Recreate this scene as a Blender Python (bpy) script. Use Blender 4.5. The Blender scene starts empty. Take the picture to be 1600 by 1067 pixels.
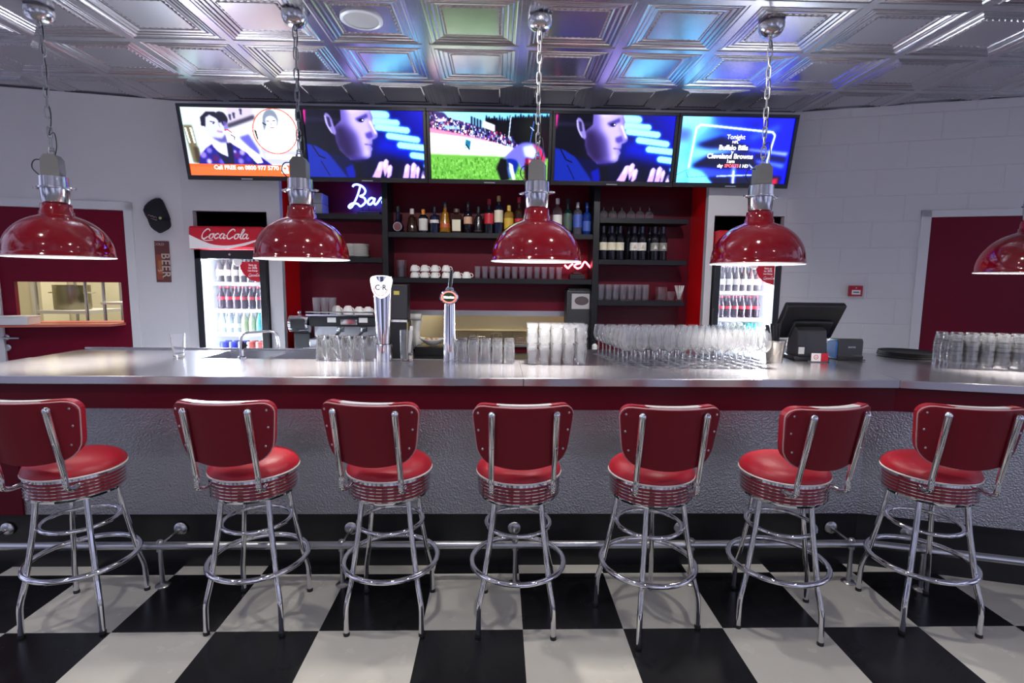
import bpy, math, random
import numpy as np
from mathutils import Matrix, Vector
random.seed(7)
R = math.radians
COL = bpy.context.scene.collection
# ------------------------------------------------------------------ camera model (metres, floor grid axes)
F, PITCH, YAW, ROLL, EYE = 818.7, -.1159, .0267, -.0103, 1.630
def rot2(c, s): return np.array([[c, -s], [s, c]])
def _wc():
    c, s = math.cos(YAW), math.sin(YAW); A = np.array([[c, -s, 0], [s, c, 0], [0, 0, 1]])
    c, s = math.cos(PITCH), math.sin(PITCH); B = np.array([[1, 0, 0], [0, c, s], [0, -s, c]])
    c, s = math.cos(ROLL), math.sin(ROLL); D = np.array([[c, 0, -s], [0, 1, 0], [s, 0, c]])
    return D @ B @ A
WC = _wc()
def ray(px, py): return WC.T @ np.array([(px-800)/F, 1.0, -(py-533.5)/F])
def at_z(px, py, z):
    d = ray(px, py); t = (z-EYE)/d[2]; return Vector((d[0]*t, d[1]*t, z))
def at_y(px, py, y):
    d = ray(px, py); t = y/d[1]; return Vector((d[0]*t, y, EYE+d[2]*t))
def at_wing(px, py, P, a):
    d = ray(px, py); n = np.array([math.sin(a), -math.cos(a)]); t = (n @ np.array(P))/(n @ d[:2])
    return Vector((d[0]*t, d[1]*t, EYE+d[2]*t))

# ------------------------------------------------------------------ materials
def lin(c):
    if isinstance(c, str):
        c = [int(c[i:i+2], 16)/255 for i in (1, 3, 5)]
        c = [x/12.92 if x <= .04045 else ((x+.055)/1.055)**2.4 for x in c]
    return tuple(c[:3]) + (1,)
def mat(name, col, rough=.5, metal=0, emit=None, estr=0, spec=.5, coat=0, trans=0, bump=None):
    m = bpy.data.materials.new(name); m.use_nodes = True
    nt = m.node_tree; b = nt.nodes['Principled BSDF']
    b.inputs['Base Color'].default_value = lin(col); b.inputs['Roughness'].default_value = rough
    b.inputs['Metallic'].default_value = metal; b.inputs['Specular IOR Level'].default_value = spec
    b.inputs['Coat Weight'].default_value = coat; b.inputs['Coat Roughness'].default_value = .05
    b.inputs['Transmission Weight'].default_value = trans
    if emit:
        b.inputs['Emission Color'].default_value = lin(emit); b.inputs['Emission Strength'].default_value = estr
    if bump:
        sc, st, dist = bump
        t = nt.nodes.new('ShaderNodeTexCoord'); n = nt.nodes.new('ShaderNodeTexNoise'); n.inputs['Scale'].default_value = sc
        n.inputs['Detail'].default_value = 3
        bp = nt.nodes.new('ShaderNodeBump'); bp.inputs['Strength'].default_value = st; bp.inputs['Distance'].default_value = dist
        nt.links.new(t.outputs['Object'], n.inputs['Vector']); nt.links.new(n.outputs['Fac'], bp.inputs['Height'])
        nt.links.new(bp.outputs['Normal'], b.inputs['Normal'])
    return m
def vary(m, scale, lo, hi, inp='Roughness', stretch=(1, 1, 1)):
    nt = m.node_tree; b = nt.nodes['Principled BSDF']
    t = nt.nodes.new('ShaderNodeTexCoord'); mp = nt.nodes.new('ShaderNodeMapping'); mp.inputs['Scale'].default_value = stretch
    n = nt.nodes.new('ShaderNodeTexNoise'); n.inputs['Scale'].default_value = scale
    r = nt.nodes.new('ShaderNodeMapRange'); r.inputs['To Min'].default_value = lo; r.inputs['To Max'].default_value = hi
    nt.links.new(t.outputs['Object'], mp.inputs['Vector']); nt.links.new(mp.outputs['Vector'], n.inputs['Vector'])
    nt.links.new(n.outputs['Fac'], r.inputs['Value']); nt.links.new(r.outputs['Result'], b.inputs[inp])
    return m
def glass(name, tint=(1, 1, 1), edge=.9, rough=.03, body=.0, bodycol=(.9, .9, 1)):
    """thin-walled glass: clear face on, mirror-like towards grazing angles"""
    m = bpy.data.materials.new(name); m.use_nodes = True; nt = m.node_tree; N = nt.nodes
    for n in list(N): N.remove(n)
    out = N.new('ShaderNodeOutputMaterial'); tr = N.new('ShaderNodeBsdfTransparent'); tr.inputs[0].default_value = tuple(tint)+(1,)
    gl = N.new('ShaderNodeBsdfGlossy'); gl.inputs['Roughness'].default_value = rough; gl.inputs[0].default_value = (1, 1, 1, 1)
    lw = N.new('ShaderNodeLayerWeight'); lw.inputs['Blend'].default_value = .5
    mr = N.new('ShaderNodeMapRange'); mr.inputs['To Min'].default_value = .05; mr.inputs['To Max'].default_value = edge
    mx = N.new('ShaderNodeMixShader')
    pw = N.new('ShaderNodeMath'); pw.operation = 'POWER'; pw.inputs[1].default_value = 2.2; nt.links.new(lw.outputs['Facing'], pw.inputs[0]); nt.links.new(pw.outputs[0], mr.inputs['Value']); nt.links.new(mr.outputs['Result'], mx.inputs[0])
    nt.links.new(tr.outputs[0], mx.inputs[1]); nt.links.new(gl.outputs[0], mx.inputs[2])
    last = mx
    if body:
        df = N.new('ShaderNodeBsdfTranslucent'); df.inputs[0].default_value = tuple(bodycol)+(1,)
        d2 = N.new('ShaderNodeBsdfDiffuse'); d2.inputs[0].default_value = tuple(bodycol)+(1,)
        md = N.new('ShaderNodeMixShader'); md.inputs[0].default_value = .5
        nt.links.new(df.outputs[0], md.inputs[1]); nt.links.new(d2.outputs[0], md.inputs[2])
        m2 = N.new('ShaderNodeMixShader'); m2.inputs[0].default_value = body
        nt.links.new(mx.outputs[0], m2.inputs[1]); nt.links.new(md.outputs[0], m2.inputs[2]); last = m2
    nt.links.new(last.outputs[0], out.inputs[0])
    return m

def realglass(name, tint, body=0, ior=1.45, rough=0):
    m = bpy.data.materials.new(name); m.use_nodes = True; nt = m.node_tree; N = nt.nodes
    for n in list(N): N.remove(n)
    out = N.new('ShaderNodeOutputMaterial'); g = N.new('ShaderNodeBsdfGlass'); g.inputs['Color'].default_value = tuple(tint)+(1,); g.inputs['IOR'].default_value = ior; g.inputs['Roughness'].default_value = rough
    if body:
        d = N.new('ShaderNodeBsdfTranslucent'); d.inputs[0].default_value = (.95, .96, 1, 1); e = N.new('ShaderNodeBsdfDiffuse'); e.inputs[0].default_value = (.95, .96, 1, 1)
        a = N.new('ShaderNodeMixShader'); a.inputs[0].default_value = .5; nt.links.new(d.outputs[0], a.inputs[1]); nt.links.new(e.outputs[0], a.inputs[2])
        b = N.new('ShaderNodeMixShader'); b.inputs[0].default_value = body; nt.links.new(g.outputs[0], b.inputs[1]); nt.links.new(a.outputs[0], b.inputs[2]); nt.links.new(b.outputs[0], out.inputs[0])
    else: nt.links.new(g.outputs[0], out.inputs[0])
    return m
M = {}
M['chrome'] = mat('chrome', (.80, .80, .82), .07, 1)
M['steel'] = vary(mat('brushed_steel', (.53, .51, .54), .25, .85), 6, .17, .26, stretch=(1, 14, 1))
M['satin'] = mat('satin_steel', (.55, .55, .56), .3, 1)
M['cast'] = mat('cast_aluminium', (.15, .15, .15), .55, .3, bump=(180, .3, .002))
M['polished'] = mat('polished_aluminium', (.66, .66, .68), .2, 1)
M['chain'] = mat('galvanised_steel', (.36, .36, .37), .38, .7)
M['black'] = mat('black_plastic', (.012, .012, .014), .35)
M['blackm'] = mat('black_rubber', (.01, .01, .01), .6)
M['darkgrey'] = mat('dark_grey_laminate', (.010, .011, .014), .4, spec=.3)
M['charcoal'] = mat('charcoal_plastic', (.035, .035, .04), .38)
M['crimson'] = mat('crimson_laminate', (.085, .0006, .009), .4, spec=.22)
M['doorred'] = mat('crimson_door_paint', (.15, .001, .018), .45, spec=.2)
M['nichered'] = mat('niche_red_paint', (.105, .0010, .012), .4, spec=.25)
M['revealred'] = mat('lit_reveal_red', (.80, .003, .006), .3)  # raised base colour stands in for strong light on the reveals
M['vinyl'] = mat('red_vinyl', (.42, .011, .026), .40, spec=.45, bump=(60, .06, .002))
M['vinylback'] = mat('red_vinyl_board', (.19, .006, .016), .45, spec=.3, bump=(500, .05, .0005))
M['white_vinyl'] = mat('white_vinyl', (.80, .76, .72), .4)
M['piping'] = mat('pink_white_piping', (.62, .36, .37), .45)
M['shade'] = mat('red_enamel', (.17, .0025, .008), .09, coat=.4)
M['shade_in'] = mat('white_enamel', (.85, .85, .83), .4)
M['white'] = mat('white_plastic', (.8, .8, .8), .4)
M['china'] = mat('white_china', (.85, .83, .80), .2)
M['wallpaint'] = mat('white_wall_paint', (.66, .65, .67), .55)
M['trim'] = mat('white_trim_paint', (.70, .70, .72), .4)
M['cream'] = mat('cream_wall', (.80, .76, .62), .5)
M['kred'] = mat('terracotta_sill', (.62, .16, .11), .35)
M['bulb'] = mat('bulb_glow', (1, 1, 1), .5, emit=(1, .93, .85), estr=30)
M['led'] = mat('fridge_led', (1, 1, 1), .5, emit=(.80, .90, 1), estr=14)
M['fridge_in'] = mat('fridge_white', (.85, .87, .92), .4, spec=.3)
M['neon_blue'] = mat('neon_blue_tube', (1, 1, 1), .3, emit=(.045, .10, 1), estr=24)
M['neon_red'] = mat('neon_red_tube', (1, 1, 1), .3, emit=(1, .07, .12), estr=8)
M['coke_red'] = mat('sign_red', (.50, .006, .02), .3, emit=(.50, .006, .02), estr=.12)
M['sign_white'] = mat('sign_white', (.85, .82, .82), .35, emit=(.9, .85, .85), estr=.12)
M['paper'] = mat('white_paper', (.8, .79, .76), .6)
M['glass'] = realglass('clear_glass', (1, 1, 1), .03)
M['winegl'] = realglass('crystal_glass', (1, 1, 1), .055)
M['thick'] = realglass('pressed_glass', (1, 1, 1), .04)
M['lit'] = realglass('soda_glass', (1, 1, 1), .085)
M['pane'] = glass('fridge_pane', (.97, .98, 1), .35)
def solid(key, col, rough=.12, **k):
    if key not in M: M[key] = mat(key, col, rough, **k)
    return M[key]

# floor: checkerboard vinyl
def floor_mat():
    m = mat('checker_vinyl', (1, 1, 1), .2); nt = m.node_tree; b = nt.nodes['Principled BSDF']
    t = nt.nodes.new('ShaderNodeTexCoord'); mp = nt.nodes.new('ShaderNodeMapping')
    mp.inputs['Location'].default_value = (-.1259/.475, -2.289/.475, .5); mp.inputs['Scale'].default_value = (1/.475, 1/.475, 1)
    ck = nt.nodes.new('ShaderNodeTexChecker'); ck.inputs['Scale'].default_value = 1
    n = nt.nodes.new('ShaderNodeTexNoise'); n.inputs['Scale'].default_value = 9; n.inputs['Detail'].default_value = 5
    mr = nt.nodes.new('ShaderNodeMapRange'); mr.inputs['To Min'].default_value = .92; mr.inputs['To Max'].default_value = 1.04
    ck.inputs['Color1'].default_value = (.60, .58, .52, 1); ck.inputs['Color2'].default_value = (.008, .008, .009, 1)
    mu = nt.nodes.new('ShaderNodeMix'); mu.data_type = 'RGBA'; mu.blend_type = 'MULTIPLY'; mu.inputs[0].default_value = 1
    nt.links.new(t.outputs['Object'], mp.inputs['Vector']); nt.links.new(mp.outputs['Vector'], ck.inputs['Vector'])
    nt.links.new(t.outputs['Object'], n.inputs['Vector']); nt.links.new(n.outputs['Fac'], mr.inputs['Value'])
    nt.links.new(ck.outputs['Color'], mu.inputs[6]); nt.links.new(mr.outputs['Result'], mu.inputs[7])
    nt.links.new(mu.outputs[2], b.inputs['Base Color'])
    r2 = nt.nodes.new('ShaderNodeMapRange'); r2.inputs['To Min'].default_value = .16; r2.inputs['To Max'].default_value = .34
    nt.links.new(n.outputs['Fac'], r2.inputs['Value']); nt.links.new(r2.outputs['Result'], b.inputs['Roughness'])
    b.inputs['Specular IOR Level'].default_value = .35
    return m
M['floor'] = floor_mat()
def brick_mat():
    m = mat('painted_block_wall', (.66, .65, .67), .5); nt = m.node_tree; b = nt.nodes['Principled BSDF']
    t = nt.nodes.new('ShaderNodeTexCoord'); mp = nt.nodes.new('ShaderNodeMapping'); mp.inputs['Rotation'].default_value = (R(90), 0, 0)
    br = nt.nodes.new('ShaderNodeTexBrick'); br.inputs['Scale'].default_value = 1; br.inputs['Brick Width'].default_value = .44
    br.inputs['Row Height'].default_value = .215; br.inputs['Mortar Size'].default_value = .008; br.inputs['Mortar Smooth'].default_value = .6
    bp = nt.nodes.new('ShaderNodeBump'); bp.inputs['Strength'].default_value = .45; bp.inputs['Distance'].default_value = .008; bp.invert = True
    nz = nt.nodes.new('ShaderNodeTexNoise'); nz.inputs['Scale'].default_value = 25; nz.inputs['Detail'].default_value = 4
    ad = nt.nodes.new('ShaderNodeMath'); ad.operation = 'MULTIPLY_ADD'; ad.inputs[1].default_value = .35
    nt.links.new(t.outputs['Object'], mp.inputs['Vector']); nt.links.new(mp.outputs['Vector'], br.inputs['Vector'])
    nt.links.new(t.outputs['Object'], nz.inputs['Vector'])
    nt.links.new(nz.outputs['Fac'], ad.inputs[0]); nt.links.new(br.outputs['Fac'], ad.inputs[2])
    nt.links.new(ad.outputs[0], bp.inputs['Height']); nt.links.new(bp.outputs['Normal'], b.inputs['Normal'])
    return m
M['brick'] = brick_mat()
def hammered_mat():
    m = mat('hammered_metal', (.44, .44, .455), .34, .85); nt = m.node_tree; b = nt.nodes['Principled BSDF']
    t = nt.nodes.new('ShaderNodeTexCoord'); v = nt.nodes.new('ShaderNodeTexVoronoi'); v.feature = 'SMOOTH_F1'; v.inputs['Scale'].default_value = 120
    bp = nt.nodes.new('ShaderNodeBump'); bp.inputs['Strength'].default_value = .9; bp.inputs['Distance'].default_value = .004
    nt.links.new(t.outputs['Object'], v.inputs['Vector']); nt.links.new(v.outputs['Distance'], bp.inputs['Height'])
    nt.links.new(bp.outputs['Normal'], b.inputs['Normal'])
    return m
M['hammered'] = hammered_mat()
M['tin'] = mat('pressed_tin', (.58, .565, .59), .26, .95, bump=(5, .05, .02))
M['plinth'] = mat('black_plinth', (.008, .008, .009), .3)

# ------------------------------------------------------------------ mesh builder
class MB:
    def __init__(s): s.v = []; s.f = []; s.m = []; s.M = Matrix.Identity(4)
    def add(s, vs, fs, mi=0):
        o = len(s.v); s.v += [tuple(s.M @ Vector(p)) for p in vs]
        for f in fs: s.f.append(tuple(i+o for i in f)); s.m.append(mi)
        return s
    def at(s, M=None): s.M = M if M is not None else Matrix.Identity(4); return s
    def bx(s, a, b, mi=0):
        x0, y0, z0 = a; x1, y1, z1 = b
        return s.add([(x0, y0, z0), (x1, y0, z0), (x1, y1, z0), (x0, y1, z0), (x0, y0, z1), (x1, y0, z1), (x1, y1, z1), (x0, y1, z1)],
                     [(0, 3, 2, 1), (4, 5, 6, 7), (0, 1, 5, 4), (1, 2, 6, 5), (2, 3, 7, 6), (3, 0, 4, 7)], mi)
    def box(s, c, d, mi=0): return s.bx([c[i]-d[i]/2 for i in range(3)], [c[i]+d[i]/2 for i in range(3)], mi)
    def lathe(s, prof, n=24, c=(0, 0, 0), mi=0, cap0=False, cap1=False, mis=None):
        vs = []; fs = []; mm = []
        for r, z in prof:
            for k in range(n):
                a = 2*math.pi*k/n; vs.append((c[0]+r*math.cos(a), c[1]+r*math.sin(a), c[2]+z))
        o = len(s.v); s.v += [tuple(s.M @ Vector(p)) for p in vs]
        for i in range(len(prof)-1):
            for k in range(n):
                k2 = (k+1) % n
                s.f.append((o+i*n+k, o+i*n+k2, o+(i+1)*n+k2, o+(i+1)*n+k)); s.m.append(mis[i] if mis else mi)
        if cap0: s.f.append(tuple(o+k for k in reversed(range(n)))); s.m.append(mis[0] if mis else mi)
        if cap1: s.f.append(tuple(o+(len(prof)-1)*n+k for k in range(n))); s.m.append(mis[-1] if mis else mi)
        return s
    def tube(s, pts, r, n=8, closed=False, mi=0, cap=True):
        P = [Vector(p) for p in pts]; N = len(P); rr = r if isinstance(r, (list, tuple)) else [r]*N
        T = []
        for i in range(N):
            a = P[(i-1) % N] if (closed or i > 0) else P[i]; b = P[(i+1) % N] if (closed or i < N-1) else P[i]
            t = (b-a); T.append(t.normalized() if t.length > 1e-9 else Vector((0, 0, 1)))
        u = T[0].orthogonal().normalized(); vs = []
        for i in range(N):
            u = (u - T[i]*u.dot(T[i])); u = u.normalized() if u.length > 1e-6 else T[i].orthogonal().normalized()
            w = T[i].cross(u)
            for k in range(n):
                a = 2*math.pi*k/n; vs.append(P[i]+(u*math.cos(a)+w*math.sin(a))*rr[i])
        fs = []
        for i in range(N if closed else N-1):
            j = (i+1) % N
            off = 0
            if closed and j == 0:   # align seam
                best = min(range(n), key=lambda q: (vs[i*n]-vs[q]).length); off = best
            for k in range(n):
                fs.append((i*n+k, i*n+(k+1) % n, j*n+(k+1+off) % n, j*n+(k+off) % n))
        if cap and not closed: fs += [tuple(reversed(range(n))), tuple((N-1)*n+k for k in range(n))]
        return s.add(vs, fs, mi)
    def prism(s, poly, z0, z1, mi=0, mis=None):
        n = len(poly); vs = [(x, y, z0) for x, y in poly]+[(x, y, z1) for x, y in poly]
        fs = [tuple(reversed(range(n))), tuple(range(n, 2*n))]+[(k, (k+1) % n, n+(k+1) % n, n+k) for k in range(n)]
        return s.add(vs, fs, mi)
    def ball(s, c, r, n=12, m=8, mi=0, sc=(1, 1, 1)):
        vs = [(c[0], c[1], c[2]-r*sc[2])]; fs = []
        for i in range(1, m):
            t = math.pi*i/m
            for k in range(n):
                a = 2*math.pi*k/n
                vs.append((c[0]+r*sc[0]*math.sin(t)*math.cos(a), c[1]+r*sc[1]*math.sin(t)*math.sin(a), c[2]-r*sc[2]*math.cos(t)))
        vs.append((c[0], c[1], c[2]+r*sc[2])); e = len(vs)-1
        for k in range(n):
            k2 = (k+1) % n; fs.append((0, 1+k2, 1+k)); fs.append((e, 1+(m-2)*n+k, 1+(m-2)*n+k2))
            for i in range(m-2): fs.append((1+i*n+k, 1+i*n+k2, 1+(i+1)*n+k2, 1+(i+1)*n+k))
        return s.add(vs, fs, mi)
    def grid(s, P, mi=0, mif=None, flip=False):
        nr = len(P); nc = len(P[0]); vs = [p for row in P for p in row]; o = len(s.v)
        s.v += [tuple(s.M @ Vector(p)) for p in vs]
        for i in range(nr-1):
            for j in range(nc-1):
                f = (o+i*nc+j, o+i*nc+j+1, o+(i+1)*nc+j+1, o+(i+1)*nc+j)
                s.f.append(tuple(reversed(f)) if flip else f); s.m.append(mif(i, j) if mif else mi)
        return s
    def mesh(s, name, mats, smooth=True, angle=38):
        me = bpy.data.meshes.new(name); me.from_pydata(s.v, [], s.f)
        for m in mats: me.materials.append(m)
        me.polygons.foreach_set('material_index', s.m)
        if smooth:
            me.polygons.foreach_set('use_smooth', [True]*len(s.f)); me.set_sharp_from_angle(angle=R(angle))
        me.update(); return me
    def build(s, name, mats, parent=None, loc=(0, 0, 0), rot=(0, 0, 0), bevel=0, seg=2, smooth=True, angle=38, weld=False):
        if not isinstance(mats, (list, tuple)): mats = [mats]
        o = bpy.data.objects.new(name, s.mesh(name, mats, smooth, angle)); COL.objects.link(o)
        if parent: o.parent = parent
        o.location = loc; o.rotation_euler = rot
        if bevel:
            b = o.modifiers.new('bevel', 'BEVEL'); b.width = bevel; b.segments = seg; b.limit_method = 'ANGLE'; b.angle_limit = R(40)
        return o
def tag(o, label=None, cat=None, group=None, kind=None):
    if label: o['label'] = label
    if cat: o['category'] = cat
    if group: o['group'] = group
    if kind: o['kind'] = kind
    return o
def thing(name, label, cat, loc=(0, 0, 0), rz=0, group=None):
    o = bpy.data.objects.new(name, None); COL.objects.link(o); o.location = loc; o.rotation_euler = (0, 0, rz); o.empty_display_size = .05
    return tag(o, label, cat, group)
def copy_tree(o, parent=None):
    c = o.copy(); COL.objects.link(c)
    if parent: c.parent = parent
    for ch in list(o.children): copy_tree(ch, c)
    return c
def dup(root, loc, rz=None, label=None, group=None):
    c = copy_tree(root); c.location = loc
    if rz is not None: c.rotation_euler = (0, 0, rz)
    if label: c['label'] = label
    if group: c['group'] = group
    return c
def struct(o): o['kind'] = 'structure'; return o
def spline(pts, n=8, closed=False):
    P = [Vector(p) for p in pts]; out = []; N = len(P)
    for i in range(N if closed else N-1):
        p0 = P[(i-1) % N] if closed or i > 0 else P[i]; p1 = P[i]; p2 = P[(i+1) % N]; p3 = P[(i+2) % N] if closed or i+2 < N else p2
        for k in range(n):
            t = k/n
            out.append(.5*((2*p1)+(p2-p0)*t+(2*p0-5*p1+4*p2-p3)*t*t+(3*p1-p0-3*p2+p3)*t**3))
    if not closed: out.append(P[-1])
    return out
def rounded(pts, rad, n=5):
    P = [Vector(p) for p in pts]; out = [P[0]]
    for i in range(1, len(P)-1):
        a, b, c = P[i-1], P[i], P[i+1]; r = min(rad, (b-a).length*.45, (c-b).length*.45)
        s, e = b+(a-b).normalized()*r, b+(c-b).normalized()*r
        for k in range(n+1):
            t = k/n; out.append(s*(1-t)**2+b*2*t*(1-t)+e*t*t)
    out.append(P[-1]); return out
_fontcache = {}
def text_mesh(name, txt, size, m, parent=None, loc=(0, 0, 0), rot=(R(90), 0, 0), align='CENTER', shear=0, ext=.0008, bold=0, space=1):
    cu = bpy.data.curves.new('tmp', 'FONT'); cu.body = txt; cu.size = size; cu.align_x = align; cu.align_y = 'CENTER'; cu.extrude = ext
    cu.shear = shear; cu.offset = bold; cu.space_character = space; cu.resolution_u = 3
    t = bpy.data.objects.new('tmp', cu); COL.objects.link(t)
    dg = bpy.context.evaluated_depsgraph_get(); me = bpy.data.meshes.new_from_object(t.evaluated_get(dg)); me.name = name
    bpy.data.objects.remove(t); bpy.data.curves.remove(cu)
    me.materials.clear(); me.materials.append(m)
    o = bpy.data.objects.new(name, me); COL.objects.link(o)
    if parent: o.parent = parent
    o.location = loc; o.rotation_euler = rot
    return o
RX = (R(90), 0, 0)    # local XY plane stands up facing -Y

PEND, FRIDGE, DOWN1, DOWN2, KIT, WORLD, SHELF_FILL = 150, 150, 46, 19, 22, .50, 55

# ------------------------------------------------------------------ room shell
CZ = 3.077; WY = 4.6; NB = 5.0
AL, AR = R(12.2), R(-16.97)
PL, PR = (-2.68, 4.6), (2.50, 4.6)
struct(MB().bx((-6, -4.2, -.05), (6.5, 7.2, 0)).build('floor', M['floor'], smooth=False))
# pressed tin ceiling: one panel profile of stepped mouldings repeated on a 0.6 m grid
def ceiling():
    b = MB(); T = .6; x0, y0 = .1386, 3.4798
    prof = [(0, 0), (.022, 0), (.026, .010), (.040, .010), (.044, .002), (.050, .008), (.062, .012), (.066, .006), (.072, .016), (.088, .020),
            (.092, .012), (.100, .022), (.118, .026), (.122, .020), (.128, .030), (.142, .030), (.146, .022), (.152, .022)]
    for i in range(-8, 8):
        for j in range(-11, 3):
            cx, cy = x0+i*T+T/2, y0+j*T+T/2; rings = []
            for ins, hz in prof:
                hz *= .5; q = T/2-ins; rings.append([(cx-q, cy-q, CZ+hz), (cx+q, cy-q, CZ+hz), (cx+q, cy+q, CZ+hz), (cx-q, cy+q, CZ+hz)])
            vs = [p for r in rings for p in r]; fs = []
            for k in range(len(rings)-1):
                for e in range(4): fs.append((k*4+e, (k+1)*4+e, (k+1)*4+(e+1) % 4, k*4+(e+1) % 4))
            L = (len(rings)-1)*4; fs.append((L+3, L+2, L+1, L))
            b.add(vs, fs)
            # egg-and-dart beads along the inner moulding
            for e in range(4):
                a, c = Vector(rings[15][e]), Vector(rings[15][(e+1) % 4])
                for k in range(9):
                    p = a.lerp(c, (k+.5)/9); b.add([(p.x-.009, p.y-.009, p.z), (p.x+.009, p.y-.009, p.z), (p.x+.009, p.y+.009, p.z), (p.x-.009, p.y+.009, p.z), (p.x, p.y, p.z-.009)],
                                                  [(0, 4, 1), (1, 4, 2), (2, 4, 3), (3, 4, 0)])
    b.bx((-4.8, -4.2, CZ+.05), (5.2, 5.2, CZ+.08))
    return struct(b.build('ceiling', M['tin'], smooth=False))
ceiling()
# back wall with three openings: two fridge niches and the red shelf niche
FLX0, FLX1, FRX0, FRX1, NX0, NX1 = -2.595, -1.975, 1.873, 2.488, -1.862, 1.812
w = MB()
def seg(x0, x1, z0, z1): w.bx((x0, WY, z0), (x1, WY+.06, z1))
seg(PL[0], FLX0, 0, CZ); seg(FLX0, FLX1, 2.19, CZ); seg(FLX1, NX0, 0, CZ); seg(NX0, NX1, 2.75, CZ); seg(NX1, FRX0, 0, CZ); seg(FRX0, FRX1, 2.21, CZ); seg(FRX1, PR[0], 0, CZ)
struct(w.build('wall_back', M['wallpaint'], smooth=False))
# fridge recesses
for n, (a, b_, t) in enumerate(((FLX0, FLX1, 2.19), (FRX0, FRX1, 2.21))):
    q = MB(); q.bx((a-.02, WY+.06, 0), (a, 5.4, t)); q.bx((b_, WY+.06, 0), (b_+.02, 5.4, t)); q.bx((a-.02, 5.4, 0), (b_+.02, 5.42, t)); q.bx((a-.02, WY+.06, t), (b_+.02, 5.42, t+.02))
    struct(q.build('wall_recess', M['darkgrey'], smooth=False))
# shelf niche: maroon back with the kitchen hatch, glossy side reveals in a red brightened as if lit
HX0, HX1 = at_y(641, 500, NB).x, at_y(889, 500, NB).x; HZ0, HZ1 = 1.02, at_y(760, 493, NB).z
q = MB(); q.bx((NX0, NB, 0), (HX0, NB+.05, 2.8)); q.bx((HX1, NB, 0), (NX1, NB+.05, 2.8)); q.bx((HX0, NB, HZ1), (HX1, NB+.05, 2.8)); q.bx((HX0, NB, 0), (HX1, NB+.05, HZ0))
struct(q.build('wall_niche', M['nichered'], smooth=False))
q = MB(); q.bx((NX0-.03, WY+.06, 0), (NX0, NB+.05, 2.8)); q.bx((NX1, WY+.06, 0), (NX1+.03, NB+.05, 2.8))
struct(q.build('wall_reveal', M['revealred'], smooth=False))
struct(MB().bx((NX0, WY+.06, 2.75), (NX1, NB+.05, 2.8)).build('ceiling_niche', M['nichered'], smooth=False))
struct(MB().bx((HX0-.02, NB-.02, HZ1), (HX1+.02, NB+.05, at_y(760, 485, NB).z)).bx((HX0-.03, NB-.02, HZ0), (HX0, NB+.05, HZ1)).bx((HX0-.02, NB-.04, HZ0-.02), (HX1, NB+.05, HZ0)).build('trim_1', M['satin'], smooth=False))
# angled side walls (local x along the wall, -y into the room)
dr_r = (lambda px, py: (at_wing(px, py, PR, AR)-Vector((PR[0], PR[1], 0))).to_2d().length)
DRX0 = dr_r(1455, 340); DRXF = dr_r(1440, 330); DRT = 2.178
w = MB(); L = 2.6
w.bx((0, 0, 0), (DRXF, .08, CZ)); w.bx((DRXF, 0, 2.235), (L, .08, CZ)); w.bx((DRXF+1.15, 0, 0), (L, .08, 2.235))
struct(w.build('wall_right', M['brick'], loc=(PR[0], PR[1], 0), rot=(0, 0, AR), smooth=False))
w = MB(); w.bx((DRXF, -.012, 0), (DRX0, .06, 2.235)); w.bx((DRXF, -.012, DRT), (DRXF+1.15, .06, 2.235)); w.bx((DRXF+1.09, -.012, 0), (DRXF+1.15, .06, DRT))
dr2 = struct(MB().bx((DRX0, .012, .004), (DRXF+1.09, .055, DRT)).build('door_2', M['doorred'], loc=(PR[0], PR[1], 0), rot=(0, 0, AR), smooth=False))
struct(w.build('trim_2', M['trim'], loc=(PR[0], PR[1], 0), rot=(0, 0, AR), bevel=.003))
# left wall: local x measured leftwards is negative
sl = (lambda px, py: -(at_wing(px, py, PL, AL)-Vector((PL[0], PL[1], 0))).to_2d().length)
DF, DE = sl(206, 316), sl(193, 329); DW = -1.32-.02      # frame edge, leaf edge, far edge
KX0, KX1, KZ0, KZ1 = sl(20, 440), sl(188, 441), 1.245, 1.58
w = MB(); w.bx((DF, 0, 0), (0, .08, CZ)); w.bx((-2.4, 0, 2.24), (DF, .08, CZ)); w.bx((-2.4, 0, 0), (DW-.07, .08, 2.24))
struct(w.build('wall_left', M['wallpaint'], loc=(PL[0], PL[1], 0), rot=(0, 0, AL), smooth=False))
w = MB(); w.bx((DE, -.012, 0), (DF, .07, 2.24)); w.bx((DW-.07, -.012, 2.172), (DF, .07, 2.24)); w.bx((DW-.07, -.012, 0), (DW, .07, 2.172))
struct(w.build('trim_3', M['trim'], loc=(PL[0], PL[1], 0), rot=(0, 0, AL), bevel=.003))
w = MB(); w.bx((KX1, .012, .004), (DE, .055, 2.17)); w.bx((DW, .012, KZ1), (KX1, .055, 2.17)); w.bx((DW, .012, .004), (KX1, .055, KZ0)); w.bx((DW, .012, KZ0), (KX0, .055, KZ1))
d1 = struct(w.build('door_1', M['doorred'], loc=(PL[0], PL[1], 0), rot=(0, 0, AL), smooth=False))
hp = at_wing(10, 527, PL, AL); hx = sl(9, 527)
h = MB().at(Matrix.Translation((hx, .012, hp.z)) @ Matrix.Rotation(R(90), 4, 'X')).lathe([(.026, 0), (.026, .01), (.022, .013)], 20, cap1=True).at()
h.tube(rounded([(hx, .0, hp.z), (hx, -.05, hp.z), (hx+.12, -.05, hp.z-.004)], .02), .009, 10)
h.build('door_handle', M['satin'], d1)
MB().at(Matrix.Translation((hx, .012, hp.z-.085)) @ Matrix.Rotation(R(90), 4, 'X')).lathe([(.028, 0), (.028, .008), (.02, .012)], 20, cap1=True).build('lock_plate', M['satin'], d1)
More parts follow.
